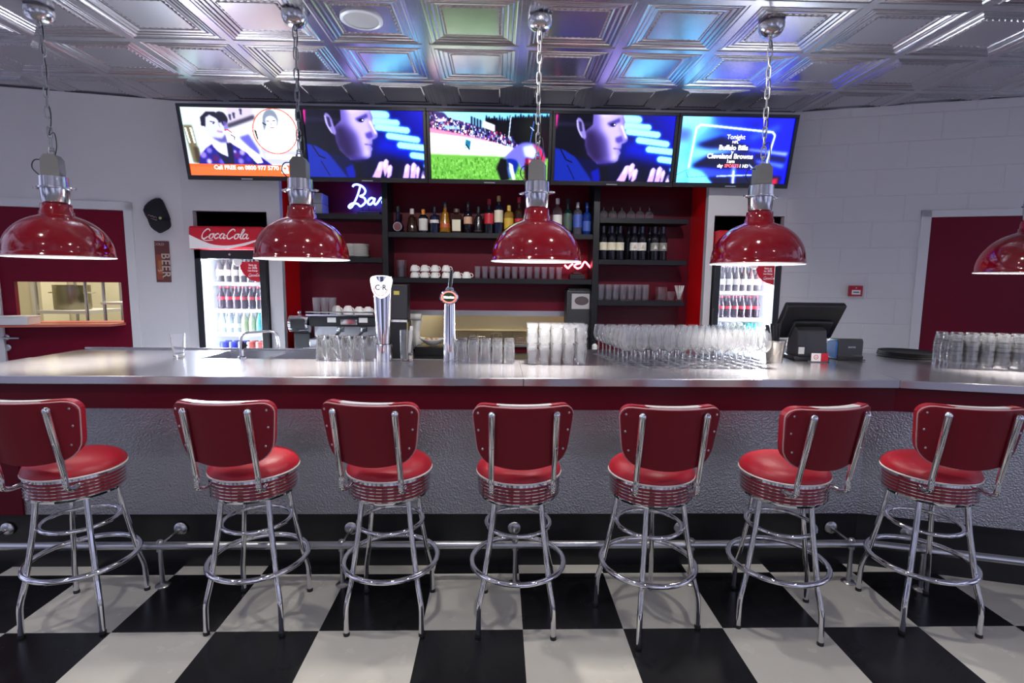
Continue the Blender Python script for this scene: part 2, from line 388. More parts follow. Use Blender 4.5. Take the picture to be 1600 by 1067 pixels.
# kitchen behind (seen through both openings)
def lw(s, d=.085): return (PL[0]+math.cos(AL)*s-math.sin(AL)*d, PL[1]+math.sin(AL)*s+math.cos(AL)*d)
kp = [lw(-2.35), lw(-.05), (FLX0-.03, 4.70), (FLX0-.03, 5.45), (FLX1+.03, 5.45), (FLX1+.03, 5.06), (1.86, 5.06), (1.86, 5.9), (lw(-2.35)[0], 5.9)]
q = MB().prism(kp, 2.6, 2.65); q.bx((kp[0][0], 5.9, 0), (1.86, 5.95, 2.65)); q.bx((kp[0][0]-.05, kp[0][1], 0), (kp[0][0], 5.9, 2.65)); q.bx((1.86, 5.06, 0), (1.864, 5.9, 2.65))
struct(q.build('wall_kitchen', M['cream'], smooth=False))

# ------------------------------------------------------------------ bar
BZ = 1.12; BY = 2.71; BK = 3.335
bend = at_z(1390, 590, BZ); ca, sa = math.cos(R(-15.8)), math.sin(R(-15.8))
def wing(o, s, d=0): return (o[0]+ca*s-sa*d, o[1]+sa*s+ca*d)
fb = (bend.x, BY); WL = 1.7
wt = thing('worktop', 'long polished steel bar worktop with a slim square front edge and an angled right end', 'worktop', (0, 0, BZ-.043))
def slab(poly): MB().prism(poly, 0, .043).build('slab', M['steel'], wt, bevel=.003, smooth=False)
seam = at_z(818, 591, BZ).x
slab([(-2.94, BY), (seam-.0008, BY), (seam-.0008, BK), (-2.94, BK)])
slab([(seam+.0008, BY), (fb[0]-.0008, BY), (fb[0]+.24, 3.80), (fb[0]+.24, 3.90), (.25, 3.90), (.25, BK), (seam+.0008, BK)])
bk = wing((fb[0]+.24, 3.90), WL-.2)
slab([(fb[0]+.0008, BY), wing(fb, WL), bk, (fb[0]+.2408, 3.90), (fb[0]+.2408, 3.80)])
# sink unit behind the left half, flush with the worktop
su = thing('sink_unit', 'stainless steel sink unit with drainer and two bowls behind the left half of the bar', 'sink', (0, 0, BZ-.05))
b1 = (-1.90, -1.50, 3.352, 3.735); b2 = (-1.46, -1.165, 3.352, 3.735)
t = MB(); Z0, Z1 = .0, .046
cor = [(-2.94+.12-.12*math.cos(R(a)), 3.79-.12+.12*math.sin(R(a))) for a in range(0, 91, 15)]
t.prism([(-2.94, 3.338)]+[(-1.92, 3.338), (-1.92, 3.79)]+list(reversed(cor)), Z0, Z1)
for (x0, x1, y0, y1) in ((-1.92, -1.15, 3.338, b1[2]), (-1.92, -1.15, b1[3], 3.79), (-1.92, b1[0], b1[2], b1[3]), (b1[1], b2[0], b1[2], b1[3]), (b2[1], -1.15, b1[2], b1[3])): t.bx((x0, y0, Z0), (x1, y1, Z1))
t.bx((-2.94, 3.775, Z1), (-1.15, 3.79, Z1+.012))
t.build('drainer', M['steel'], su, smooth=False)
for (x0, x1, y0, y1) in (b1, b2):
    q = MB(); d = -.16; e = .004
    q.add([(x0, y0, Z1), (x1, y0, Z1), (x1, y1, Z1), (x0, y1, Z1), (x0+.02, y0+.02, d), (x1-.02, y0+.02, d), (x1-.02, y1-.02, d), (x0+.02, y1-.02, d)],
          [(4, 5, 6, 7), (0, 4, 7, 3), (1, 2, 6, 5), (0, 1, 5, 4), (3, 7, 6, 2)])
    q.build('sink_bowl', M['satin'], su, smooth=False)
MB().bx((-2.93, 3.34, -1.06), (-1.16, 3.78, -.17)).build('cabinet', M['satin'], su, smooth=False)
fp = at_z(381, 559, BZ)
fa = thing('faucet', 'chrome swan neck bar tap with a black lever over the sink', 'tap', (fp.x-.0, 3.345, BZ-.003))
sp = at_y(437, 545, 3.42)-Vector((fp.x, 3.365, BZ))
MB().lathe([(.024, 0), (.024, .012), (.013, .02), (.013, .10)], 16, cap1=True).tube(rounded([(0, 0, .05), (0, 0, .165), (sp.x-.01, .06, .175), (sp.x, .075, .06)], .05, 8), 0.0085, 10).build('spout', M['chrome'], fa)
MB().prism([(.012, 0), (.05, .028), (.02, .055)], -.006, .006).build('lever', M['black'], fa, loc=(0, -.014, .06), rot=(R(90), 0, R(-10)))
# bar body
bb = thing('bar', 'bar front of crimson band over hammered silver panelling and a black plinth', 'bar', (0, 0, 0))
PY = 2.85; pb = (2.09, PY); ab = (fb[0]-.005, BY+.022)
def runp(x0, y, bpt, ln, th): # polyline strip: straight to the bend then along the angled wing
    a = [(x0, y), bpt, wing(bpt, ln)]; c = [wing(bpt, ln, th), (bpt[0]+.14*th, y+th), (x0, y+th)]
    return a+c
MB().prism(runp(-2.94, BY+.022, ab, WL-.02, .05), .945, BZ-.0435).build('apron', M['crimson'], bb, smooth=False)
MB().prism(runp(-2.62, PY, pb, 1.75, .04), .31, .95).build('panel', M['hammered'], bb, smooth=False)
MB().bx((-2.94, PY-.012, .31), (-2.622, PY+.04, .944)).build('end_panel', M['crimson'], bb, smooth=False)
MB().prism(runp(-2.94, PY+.004, pb, 1.75, .04), 0, .309).build('plinth', M['plinth'], bb, smooth=False)
MB().bx((-2.94, PY+.045, .02), (2.0, PY+.10, BZ-.05)).build('carcass', M['darkgrey'], bb, smooth=False)
# foot rail
fr = thing('foot_rail', 'long chrome foot rail on short posts along the black plinth of the bar', 'rail', (0, 0, 0))
RZ, RY = .224, 2.662; rb = (2.03, RY)
MB().tube([(-3.2, RY, RZ), (rb[0]-.004, RY, RZ)], .0205, 16).build('pipe', M['satin'], fr)
e = wing(rb, 1.5); MB().tube([(rb[0]+.006, RY-.002, RZ), (e[0], e[1], RZ)], .0205, 16).build('pipe', M['satin'], fr)
MB().ball((rb[0], RY, RZ), .026).build('joint', M['chrome'], fr)
posts = [(-2.72, RY, 0), (-1.772, RY, 0), (-.823, RY, 0), (.099, RY, 0), (1.054, RY, 0), (1.935, RY, 0)]+[wing(rb, .26)+(R(-15.8),)]
for x, y, a in posts:
    p = MB().at(Matrix.Translation((x, y, 0)))
    p.lathe([(.036, 0), (.036, .004), (.03, .010), (.012, .014), (.011, RZ-.03), (.018, RZ-.028), (.018, RZ+.024), (.012, RZ+.03)], 18, cap1=True)
    p.build('post', M['satin'], fr)
    dx, dy = -math.sin(a), math.cos(a); y1 = PY-y-.004 if a == 0 else .21
    p = MB().tube([(x, y, RZ), (x+dx*y1, y+dy*y1, RZ+.004)], .009, 10)
    p.at(Matrix.Translation((x+dx*y1, y+dy*y1, RZ+.004)) @ Matrix.Rotation(a, 4, 'Z') @ Matrix.Rotation(R(90), 4, 'X')).lathe([(.037, 0), (.037, .006), (.03, .014), (.012, .018)], 20, cap1=True)
    p.build('wall_arm', M['satin'], fr)

# ------------------------------------------------------------------ bar stools
def stool_parts():
    P = {}
    q = MB(); n = 44       # cushion
    q.lathe([(.0, .812), (.05, .811), (.10, .806), (.145, .796), (.175, .782), (.194, .763), (.199, .748), (.195, .738)], n); P['seat'] = (q, [M['vinyl']])
    q = MB().tube([(.197*math.cos(2*math.pi*k/n), .197*math.sin(2*math.pi*k/n), .7395) for k in range(n)], .0045, 8, closed=True); P['seat_piping'] = (q, [M['white_vinyl']])
    prof = [(.188, .736), (.193, .735), (.194, .722), (.190, .720)]; mis = [0, 0, 0]
    z = .720
    for k in range(5):
        prof += [(.1885, z-.0005), (.1885, z-.0085), (.190, z-.009)]; mis += [0, 1, 0]
        prof += [(.1945, z-.0105), (.1945, z-.0135), (.190, z-.0155)]; mis += [0, 0, 0]; z -= .0155
    prof += [(.188, z-.002), (.183, z-.014), (.05, z-.014)]; mis += [0, 0, 0]
    q = MB().lathe(prof, 48, mis=mis); P['skirt'] = (q, [M['chrome'], solid('skirt_red', (.30, .012, .025), .3)])
    q = MB().tube([(.152*math.cos(2*math.pi*k/36), .152*math.sin(2*math.pi*k/36), .478) for k in range(36)], .0098, 10, closed=True); P['brace_ring'] = (q, [M['chrome']])
    q = MB().tube([(.222*math.cos(2*math.pi*k/48), .222*math.sin(2*math.pi*k/48), .287) for k in range(48)], .0125, 10, closed=True); P['foot_ring'] = (q, [M['chrome']])
    pts = rounded([(.150, 0, .632), (.170, 0, .48), (.206, 0, .288), (.213, 0, .245), (.241, 0, .145), (.244, 0, .01)], .03, 4)
    q = MB().tube(pts, .0125, 12); P['leg'] = (q, [M['chrome']])
    q = MB().lathe([(.0145, 0), (.0145, .012), (.0128, .016)], 12, (.244, 0, 0), cap0=True); P['foot_cap'] = (q, [M['blackm']])
    # backrest: curved plate, rear face at -rr(z)+k x^2
    rr = lambda z: .262+(z-.84)*.2; K = 1.55; H0, H1 = .842, 1.108
    def hw(t):
        W = .186+.032*t; d0, d1 = t*(H1-H0), (1-t)*(H1-H0); rc = .085
        if d0 < rc: W -= rc*.9*(1-math.sqrt(max(0, 1-((rc-d0)/rc)**2)))
        rc = .05
        if d1 < rc: W -= rc*(1-math.sqrt(max(0, 1-((rc-d1)/rc)**2)))
        return W
    ts = [0, .012, .03, .06, .1, .16, .25, .36, .5, .64, .76, .85, .91, .95, .975, .99, 1]
    us = [-1, -.97, -.9, -.8, -.7]+[-.58+.116*k for k in range(11)]+[.7, .8, .9, .97, 1]
    def surf(off, dome=0, ins=0):
        rows = []
        for t in ts:
            W = hw(t)-ins; row = []
            for u in us:
                x = W*u; zz = H0+(H1-H0)*t-.012*(1-u*u)*(1-t)-ins*(2*t-1)+(.013*t**3 if off > .013 else 0)
                y = -rr(zz)+K*x*x+off+dome*((1-u**4)*(1-(2*t-1)**4))**.5
                row.append((x, y, zz))
            rows.append(row)
        return rows
    def shell(r0, r1, q, mif=None, mside=0):
        q.grid(r0, 0, mif); q.grid(r1, 0, mif, flip=True)
        def edge(rows): return rows[0]+[r[-1] for r in rows[1:]]+list(reversed(rows[-1][:-1]))+[r[0] for r in reversed(rows[1:-1])]
        a, b = edge(r0), edge(r1); n = len(a)
        nu, nt = len(us), len(ts)
        for k in range(n):
            o = len(q.v); mi = mside
            if mif:
                xm = (a[k][0]+a[(k+1) % n][0])/2; mi = mif(0, -1, xm) if abs(a[k][2]-a[(k+1) % n][2]) < .012 else 0
            q.v += [tuple(q.M @ Vector(p)) for p in (a[k], b[k], b[(k+1) % n], a[(k+1) % n])]; q.f.append((o, o+1, o+2, o+3)); q.m.append(mi)
        return a
    q = MB(); ed = shell(surf(0), surf(.012), q); P['back_board'] = (q, [M['vinylback']])
    q = MB().tube([(p[0], p[1]+.013, p[2]) for p in ed], .0038, 8, closed=True); P['back_piping'] = (q, [M['piping']])
    wm = lambda i, j, xm=None: 1 if (abs(xm) < .12 if xm is not None else 5 <= j <= 14) else 0
    q = MB(); shell(surf(.0145, 0, .003), surf(.058, .018, .006), q, wm); P['back_cushion'] = (q, [M['vinyl'], M['white_vinyl']])
    for s in (-1, 1):
        x = s*.134
        ys = lambda z: -rr(z)+K*.134**2-.0125
        pts = rounded([(x*.93, -.150, .706), (x, -.198, .705), (x, ys(.735)-.008, .722), (x, ys(.77), .77), (x, ys(1.078), 1.078)], .028, 5)
        n = len(pts); rad = [.0112]*(n-1)+[.012]
        q = MB(); pts = pts[:-1]+[pts[-2].lerp(pts[-1], k/8) for k in range(1, 9)]; m = len(pts)
        rad = [.012 if i < m-9 else .012+.005*max(0, (i-(m-9))/9) for i in range(m)]
        q.tube(pts, rad, 12); q.ball(pts[-1], .0172, 10, 8)
        for zz in (.93, 1.01): q.ball((x, ys(zz)-.009, zz), .0075, 8, 6)
        P['strut%d' % s] = (q, [M['chrome']])
    scr = []
    for s in (-1, 1):
        for zz, xx in ((1.078, .192), (1.0, .19), (.915, .172)): scr.append((s*xx, -rr(zz)+K*xx*xx-.001, zz))
    P['screw'] = (MB().ball((0, 0, 0), .0055, 8, 6, sc=(1, .5, 1)), [M['satin']])
    return P, scr
SP, SCREWS = stool_parts(); SMESH = {k: q.mesh('stool_'+k.strip('-1'), ms) for k, (q, ms) in SP.items()}
def stool(x, y, base, seat, label):
    t = thing('bar_stool', label, 'stool', (x, y, 0), 0, 'retro bar stools along the bar')
    def part(name, key, par=t, rz=0, loc=(0, 0, 0)):
        o = bpy.data.objects.new(name, SMESH[key]); COL.objects.link(o); o.parent = par; o.rotation_euler = (0, 0, rz); o.location = loc; return o
    s = R(seat)
    part('seat', 'seat', rz=s); part('seat_piping', 'seat_piping', rz=s); part('skirt', 'skirt', rz=s)
    bd = part('back_board', 'back_board', rz=s)
    for p in SCREWS: part('screw', 'screw', bd, 0, p)
    part('back_piping', 'back_piping', rz=s)
    part('back_cushion', 'back_cushion', rz=s); part('back_strut', 'strut-1', rz=s); part('back_strut', 'strut1', rz=s)
    part('brace_ring', 'brace_ring', rz=R(base)); part('foot_ring', 'foot_ring', rz=R(base))
    for k in range(4):
        l = part('leg', 'leg', rz=R(base+45+90*k)); part('foot_cap', 'foot_cap', l)
    return t
for (x, y, b_, s_, lab) in (
    (-1.99, 2.444, 4, .7, 'bar stool nearest the left door, partly cut off by the picture edge'),
    (-1.154, 2.440, -1, -2.3, 'red vinyl bar stool in front of the left drinks fridge'),
    (-.512, 2.428, -1, -8.4, 'red vinyl bar stool in front of the tall flared beer tap'),
    (.102, 2.405, -4, 1.8, 'middle one of the seven red bar stools, facing straight to the bar'),
    (.731, 2.386, 23, .1, 'red vinyl bar stool in front of the wine glasses, one leg pointing to the viewer'),
    (1.374, 2.392, -21, 12, 'red bar stool with its back turned towards the bend of the bar'),
    (2.096, 2.40, -5, -8.8, 'red bar stool at the bend of the bar, last of the row')):
    stool(x, y, b_, s_, lab)

# ------------------------------------------------------------------ pendants (local origin at the ceiling canopy)
def chain_mb(z0, z1, r=.0036):
    b = MB(); L = .066; pitch = .052; n = int((z0-z1)/pitch); pitch = (z0-z1)/n; hw = .0125
    for i in range(n+1):
        zc = z0-i*pitch; pts = []
        for k in range(12):
            a = 2*math.pi*k/12; u = hw*math.cos(a); v = (L/2-hw)*(1 if math.sin(a) > 0 else -1)*(1 if abs(math.sin(a)) > 1e-6 else 0)+hw*math.sin(a)
            tw = R(35)+(R(90) if i % 2 else 0)+.25*math.sin(i*1.3)
            pts.append((u*math.cos(tw), u*math.sin(tw), zc+v))
        b.tube(pts, r, 6, closed=True)
    return b
def pendant(loc, rim, label, rz, proto=[None]):
    t = thing('pendant_lamp', label, 'lamp', loc, rz, 'red dome pendants over the bar')
    D = rim-loc[2]              # rim height below the ceiling (negative)
    b = MB().lathe([(.068, 0), (.070, -.012), (.066, -.035), (.052, -.056), (.030, -.068), (.008, -.072), (.006, -.09)], 28); b.build('canopy', M['polished'], t)
    zs = D+.302                 # top of shade collar
    zc = zs+.155; zb = zc+.115  # top of cap, top of box
    chain_mb(-.10, zb+.012).build('chain', M['chain'], t)
    cp = [(0.006, .004, -.075)]+[(.008*math.sin(k*1.7+rz*3)+.006, .008*math.cos(k*2.1), -.08+(zb+.05+.08)*k/11) for k in range(1, 11)]+[(.045, -.01, zb-.2+.22), (.05, 0, zb-.05), (.02, 0, zb-.08)]
    cp = cp[:-3]+[(.026, -.01, zb+.12), (.034, -.012, zb+.05), (.022, -.02, zb-.02)]
    MB().tube(spline(cp, 5), .0028, 6).build('cord', M['black'], t)
    MB().tube(spline([(-.03, 0, zb-.03), (-.085, 0, zb-.03), (-.10, 0, zb-.075), (-.055, 0, zb-.125)], 5), .0032, 6).build('cord', M['black'], t)
    q = MB().at(Matrix.Rotation(R(90), 4, 'X')).prism([(-.046, zc-.004), (.046, zc-.004), (.045, zb-.025), (.026, zb), (-.026, zb), (-.045, zb-.025)], -.033, .033).at()
    q.tube([(.02*math.cos(2*math.pi*k/10), 0, zb+.008+.016*math.sin(2*math.pi*k/10)) for k in range(10)], .003, 6, closed=True)
    q.build('junction_box', M['cast'], t, bevel=.004)
    q = MB().lathe([(.02, zc), (.058, zc), (.068, zc-.006), (.070, zc-.060), (.077, zc-.063), (.077, zc-.071), (.069, zc-.074), (.064, zc-.146), (.056, zc-.155), (.05, zc-.157)], 32)
    for s in (-1, 1): q.ball((s*.084, 0, zc-.067), .0125, 10, 8, sc=(1.3, .8, .8)); q.at(Matrix.Translation((s*.098, 0, zc-.067)) @ Matrix.Rotation(R(90), 4, 'Y')).lathe([(.006, -.008), (.006, .008)], 10, cap0=True, cap1=True).at()
    q.build('lamp_cap', M['polished'], t)
    # shade: collar, shoulder, dome, rolled rim
    pr = [(.052, zs), (.072, zs-.002), (.074, zs-.040), (.079, zs-.044), (.080, zs-.062)]
    for k in range(1, 17):
        zq = .222*(1-(k/16)**1.6); pr.append((max(.088, .2575*(1-(zq/.232)**2.1)**(1/2.1)), D+.014+zq))
    pr += [(.260, D+.012), (.2615, D+.003)]
    sh = MB().lathe(pr, 64).build('shade', M['shade'], t, angle=60)
    MB().tube([(.2595*math.cos(2*math.pi*k/64), .2595*math.sin(2*math.pi*k/64), D+.0015) for k in range(64)], .0032, 8, closed=True).build('rim', M['shade_in'], sh)
    pi = [(max(.004, r-.004), z-.004) for r, z in pr[4:]]; pi[-1] = (.2575, D+.001)
    MB().lathe([(.004, zs-.06)]+pi, 48).build('reflector', M['shade_in'], sh, angle=60)
    bl = MB().lathe([(.013, D+.20), (.014, D+.16), (.022, D+.14), (.030, D+.115), (.030, D+.10), (.022, D+.082), (.004, D+.074)], 20, cap1=True).build('bulb', M['bulb'], t)
    l = bpy.data.lights.new('pendant_light', 'SPOT'); l.energy = PEND; l.spot_size = R(84); l.spot_blend = 1; l.color = (1, .95, .88); l.shadow_soft_size = .035
    lo = bpy.data.objects.new('pendant_light', l); COL.objects.link(lo); lo.parent = t; lo.location = (0, 0, D+.045)
    return t
pend = [(-2.53, 3.13, 1.735, 'red dome pendant lamp hanging in front of the kitchen hatch door', .2), (-1.135, 3.105, 1.738, 'red dome pendant lamp hanging beside the left drinks fridge', 0),
        (.218, 3.09, 1.740, 'red dome pendant lamp hanging over the middle of the bar below the football screen', -.3), (1.525, 3.095, 1.740, 'red dome pendant lamp hanging in front of the right drinks fridge', .1)]
for x, y, z, lab, rz in pend: pendant((x, y, CZ), z, lab, rz)
p5 = at_y(1611, 428, 3.02)
pendant((p5.x, 3.02, CZ), p5.z+.003, 'red dome pendant lamp at the far right, half outside the picture', .15)

# ceiling speaker
spk = at_z(565, 33, CZ); t = thing('ceiling_speaker', 'round white ceiling speaker set in a tin panel', 'speaker', (spk.x, spk.y, CZ+.0108))
MB().lathe([(.118, .0), (.118, -.008), (.105, -.014), (.098, -.010), (.096, -.004)], 40).build('bezel', M['trim'], t)
MB().lathe([(.001, -.013), (.05, -.0125), (.097, -.006)], 36).build('grille', mat('speaker_grille', (.40, .39, .38), .6, bump=(900, .5, .002)), t)

# ------------------------------------------------------------------ televisions
def s2l(a):
    a = np.clip(np.asarray(a, float), 0, 1); return np.where(a <= .04045, a/12.92, ((a+.055)/1.055)**2.4)
def hexc(c): return np.array([int(c[i:i+2], 16)/255 for i in (1, 3, 5)])
class Paint:
    """pictures shown on the screens, drawn as shapes on a 16:9 canvas in zoom units (0..1000, 0..562)"""
    def __init__(s, w=288, h=162, base='#000000'):
        s.w, s.h = w, h; X, Y = np.meshgrid((np.arange(w)+.5)/w*1000, (np.arange(h)+.5)/h*562); s.X, s.Y = X, Y
        s.a = np.tile(hexc(base), (h, w, 1))
    def blur(s, m, r):
        r = int(round(r*s.w/1000))
        for _ in range(2):
            if r < 1: break
            for ax in (0, 1):
                p = np.pad(m, [(r+1, r) if q == ax else (0, 0) for q in (0, 1)], mode='edge'); c = np.cumsum(p, axis=ax)
                n = m.shape[ax]; k = 2*r+1
                m = ((c[k:k+n] - c[:n]) if ax == 0 else (c[:, k:k+n]-c[:, :n]))/k
        return m
    def put(s, m, col, al=1, blur=0):
        if blur: m = s.blur(m.astype(float), blur)
        m = (m*al)[..., None]; s.a = s.a*(1-m)+hexc(col)*m
    def poly(s, pts, col, al=1, blur=0, smooth=False):
        if smooth: pts = [(p.x, p.y) for p in spline([(x, y, 0) for x, y in pts], 6, True)]
        ins = np.zeros(s.X.shape, bool); n = len(pts); j = n-1
        for i in range(n):
            xi, yi = pts[i]; xj, yj = pts[j]
            if yi != yj:
                c = ((yi > s.Y) != (yj > s.Y)) & (s.X < (xj-xi)*(s.Y-yi)/(yj-yi)+xi); ins ^= c
            j = i
        s.put(ins.astype(float), col, al, blur)
    def ell(s, cx, cy, rx, ry, col, al=1, blur=0, rot=0, ring=None):
        c, d = math.cos(R(rot)), math.sin(R(rot)); u = ((s.X-cx)*c+(s.Y-cy)*d)/rx; v = (-(s.X-cx)*d+(s.Y-cy)*c)/ry; q = u*u+v*v
        m = (q < 1) if ring is None else ((q < 1) & (q > ring))
        s.put(m.astype(float), col, al, blur)
    def line(s, pts, wd, col, al=1, blur=0):
        m = np.zeros(s.X.shape, bool)
        for (x0, y0), (x1, y1) in zip(pts[:-1], pts[1:]):
            dx, dy = x1-x0, y1-y0; L = dx*dx+dy*dy+1e-9; t = np.clip(((s.X-x0)*dx+(s.Y-y0)*dy)/L, 0, 1)
            m |= (s.X-x0-t*dx)**2+(s.Y-y0-t*dy)**2 < (wd/2)**2
        s.put(m.astype(float), col, al, blur)
    def grad(s, c0, c1, x0, y0, x1, y1):
        dx, dy = x1-x0, y1-y0; t = np.clip(((s.X-x0)*dx+(s.Y-y0)*dy)/(dx*dx+dy*dy), 0, 1)[..., None]
        s.a = hexc(c0)*(1-t)+hexc(c1)*t
    def noise(s, box, cols, n, sz, seed, slope=0):
        rg = random.Random(seed)
        for _ in range(n):
            x = rg.uniform(box[0], box[1]); y = rg.uniform(box[2], box[3])+slope*(x-box[0]); z = rg.uniform(.6, 1.5)*sz
            s.poly([(x-z*.6, y-z), (x+z*.6, y-z), (x+z*.6, y+z), (x-z*.6, y+z)], rg.choice(cols), .9)
def zc_(pts, x0, y0, w, h): return [((x-x0)/w*1000, (y-y0)/h*562) for x, y in pts]
def pic_ad():
    p = Paint(base='#d8deea'); Z = lambda pts: zc_(pts, 100, 105, 1430, 860)
    p.poly(Z([(60, 100), (320, 100), (320, 820), (150, 820)]), '#d4ecf2', blur=12)
    p.poly(Z([(105, 330), (215, 330), (260, 800), (160, 800)]), '#8a8468', blur=6); p.poly(Z([(190, 600), (250, 600), (270, 800), (200, 800)]), '#5a4a30', .8, 8)
    p.poly(Z([(120, 360), (140, 360), (165, 550), (145, 550)]), '#ffffff'); p.poly(Z([(180, 360), (205, 360), (225, 550), (205, 550)]), '#ffffff')
    p.poly(Z([(660, 100), (1000, 100), (980, 260), (660, 360)]), '#cfc8da', blur=14); p.poly(Z([(650, 310), (1000, 190), (1000, 240), (660, 360)]), '#4a4658', .85, 8)
    for x, y in ((750, 210), (840, 160), (700, 230)): p.poly(Z([(x-14, y-40), (x+14, y-40), (x+10, y+30), (x-10, y+30)]), '#3c3a60', .9, 3)
    p.poly(Z([(780, 470), (900, 430), (1010, 640), (1000, 700), (860, 560)]), '#6a66c8', .8, 8)
    p.poly(Z([(1020, 600), (1540, 640), (1540, 820), (1080, 800)]), '#c9cbe8', blur=8); p.poly(Z([(1080, 675), (1540, 690), (1540, 740), (1090, 730)]), '#ffffff', blur=3)
    # second person behind
    p.poly(Z([(540, 170), (620, 170), (665, 240), (650, 300), (600, 330), (545, 260)]), '#241a3a', blur=3, smooth=True)
    p.poly(Z([(600, 270), (650, 280), (660, 360), (610, 400)]), '#8f84c8', .8, 5)
    # shirt, neck, head
    p.poly(Z([(230, 820), (250, 720), (340, 620), (430, 560), (620, 520), (760, 580), (900, 660), (1000, 700), (1150, 820)]), '#3a2a9c', blur=3)
    for x, y, r, c in ((300, 700, 40, '#b8a8f0'), (380, 640, 36, '#a8a0e8'), (450, 740, 40, '#7a1e78'), (360, 780, 34, '#e8e0ff'), (520, 780, 36, '#8a80e0'), (720, 700, 40, '#7a2a90'), (790, 660, 36, '#d0c8ff'), (700, 650, 20, '#e8e8ff'), (760, 770, 36, '#b0a8f0'), (860, 740, 34, '#5a50c8'), (940, 780, 36, '#2a2478')):
        p.ell(*Z([(x, y)])[0], r*.7, r*.7, c, .85, 8)
    p.poly(Z([(400, 480), (640, 500), (640, 640), (610, 725), (520, 690), (440, 600)]), '#dfe6f6', blur=4)
    p.poly(Z([(610, 540), (680, 560), (670, 820), (560, 820), (480, 660), (610, 725)]), '#161056', blur=3)
    p.poly(Z([(380, 200), (520, 190), (585, 290), (600, 380), (575, 450), (540, 490), (440, 490), (380, 430), (360, 330)]), '#d0d2ea', blur=3, smooth=True)
    p.poly(Z([(330, 330), (335, 230), (410, 165), (520, 165), (590, 240), (570, 300), (530, 240), (450, 195), (395, 230), (380, 330), (370, 350)]), '#1a1230', blur=3)
    p.poly(Z([(440, 480), (560, 490), (620, 430), (620, 540), (540, 540)]), '#5a50a0', .75, 8)
    p.line(Z([(450, 280), (500, 290)]), 8, '#4a4468', .8); p.line(Z([(545, 285), (580, 280)]), 8, '#4a4468', .8); p.ell(*Z([(485, 302)])[0], 9, 6, '#5a5480'); p.line(Z([(545, 300), (560, 350)]), 5, '#b0a8d8'); p.line(Z([(525, 400), (575, 408)]), 11, '#b58ad0', .9, 3)
    p.ell(*Z([(355, 370)])[0], 12, 22, '#e0e4f4')
    # arm and hand with phone
    p.poly(Z([(640, 460), (720, 470), (860, 580), (1010, 690), (1040, 790), (960, 800), (840, 660), (680, 560)]), '#f0f2fe', blur=3)
    p.poly(Z([(615, 400), (690, 390), (740, 460), (720, 520), (640, 530)]), '#f4f4ff', blur=2, smooth=True); p.line(Z([(680, 440), (725, 470), (715, 500)]), 8, '#2a2050', .9)
    p.line(Z([(615, 385), (650, 378), (690, 410)]), 9, '#d0304a')
    # inset portrait
    c = Z([(1235, 390)])[0]; p.ell(c[0], c[1], 195, 186, '#e8743c'); p.ell(c[0], c[1], 186, 178, '#eceee8')
    p.poly(Z([(1100, 380), (1100, 220), (1160, 130), (1250, 140), (1290, 240), (1260, 330), (1230, 220), (1150, 230), (1135, 310)]), '#8a94a8', .85, 5, True)
    p.poly(Z([(1135, 240), (1200, 200), (1265, 240), (1260, 330), (1200, 400), (1150, 350)]), '#e4e4f0', blur=5, smooth=True)
    p.line(Z([(1145, 265), (1175, 262)]), 6, '#50587c'); p.line(Z([(1215, 262), (1250, 258)]), 6, '#50587c'); p.line(Z([(1185, 345), (1225, 345)]), 7, '#b070a0', .8); p.line(Z([(1200, 280), (1195, 320)]), 4, '#b0a8c8')
    p.line(Z([(1165, 400), (1190, 490), (1240, 530)]), 5, '#a8b0b8', .8, 2); p.line(Z([(1295, 400), (1270, 490)]), 5, '#90989c', .8, 2); p.poly(Z([(975, 370), (1000, 380), (1015, 490), (1000, 490)]), '#303040')
    p.line(Z([(1095, 290), (1130, 310)]), 12, '#48506c')
    p.poly(Z([(60, 812), (1560, 815), (1560, 965), (60, 962)]), '#f4813e'); p.poly(Z([(60, 850), (1560, 850), (1560, 965), (60, 962)]), '#fb9560', .5)
    p.ell(*Z([(1300, 860)])[0], 34, 30, '#ffffff'); p.ell(*Z([(1305, 855)])[0], 13, 9, '#f08a4c')
    p.poly(Z([(1250, 900), (1350, 890), (1350, 920), (1265, 925)]), '#ffffff')
    return p.a
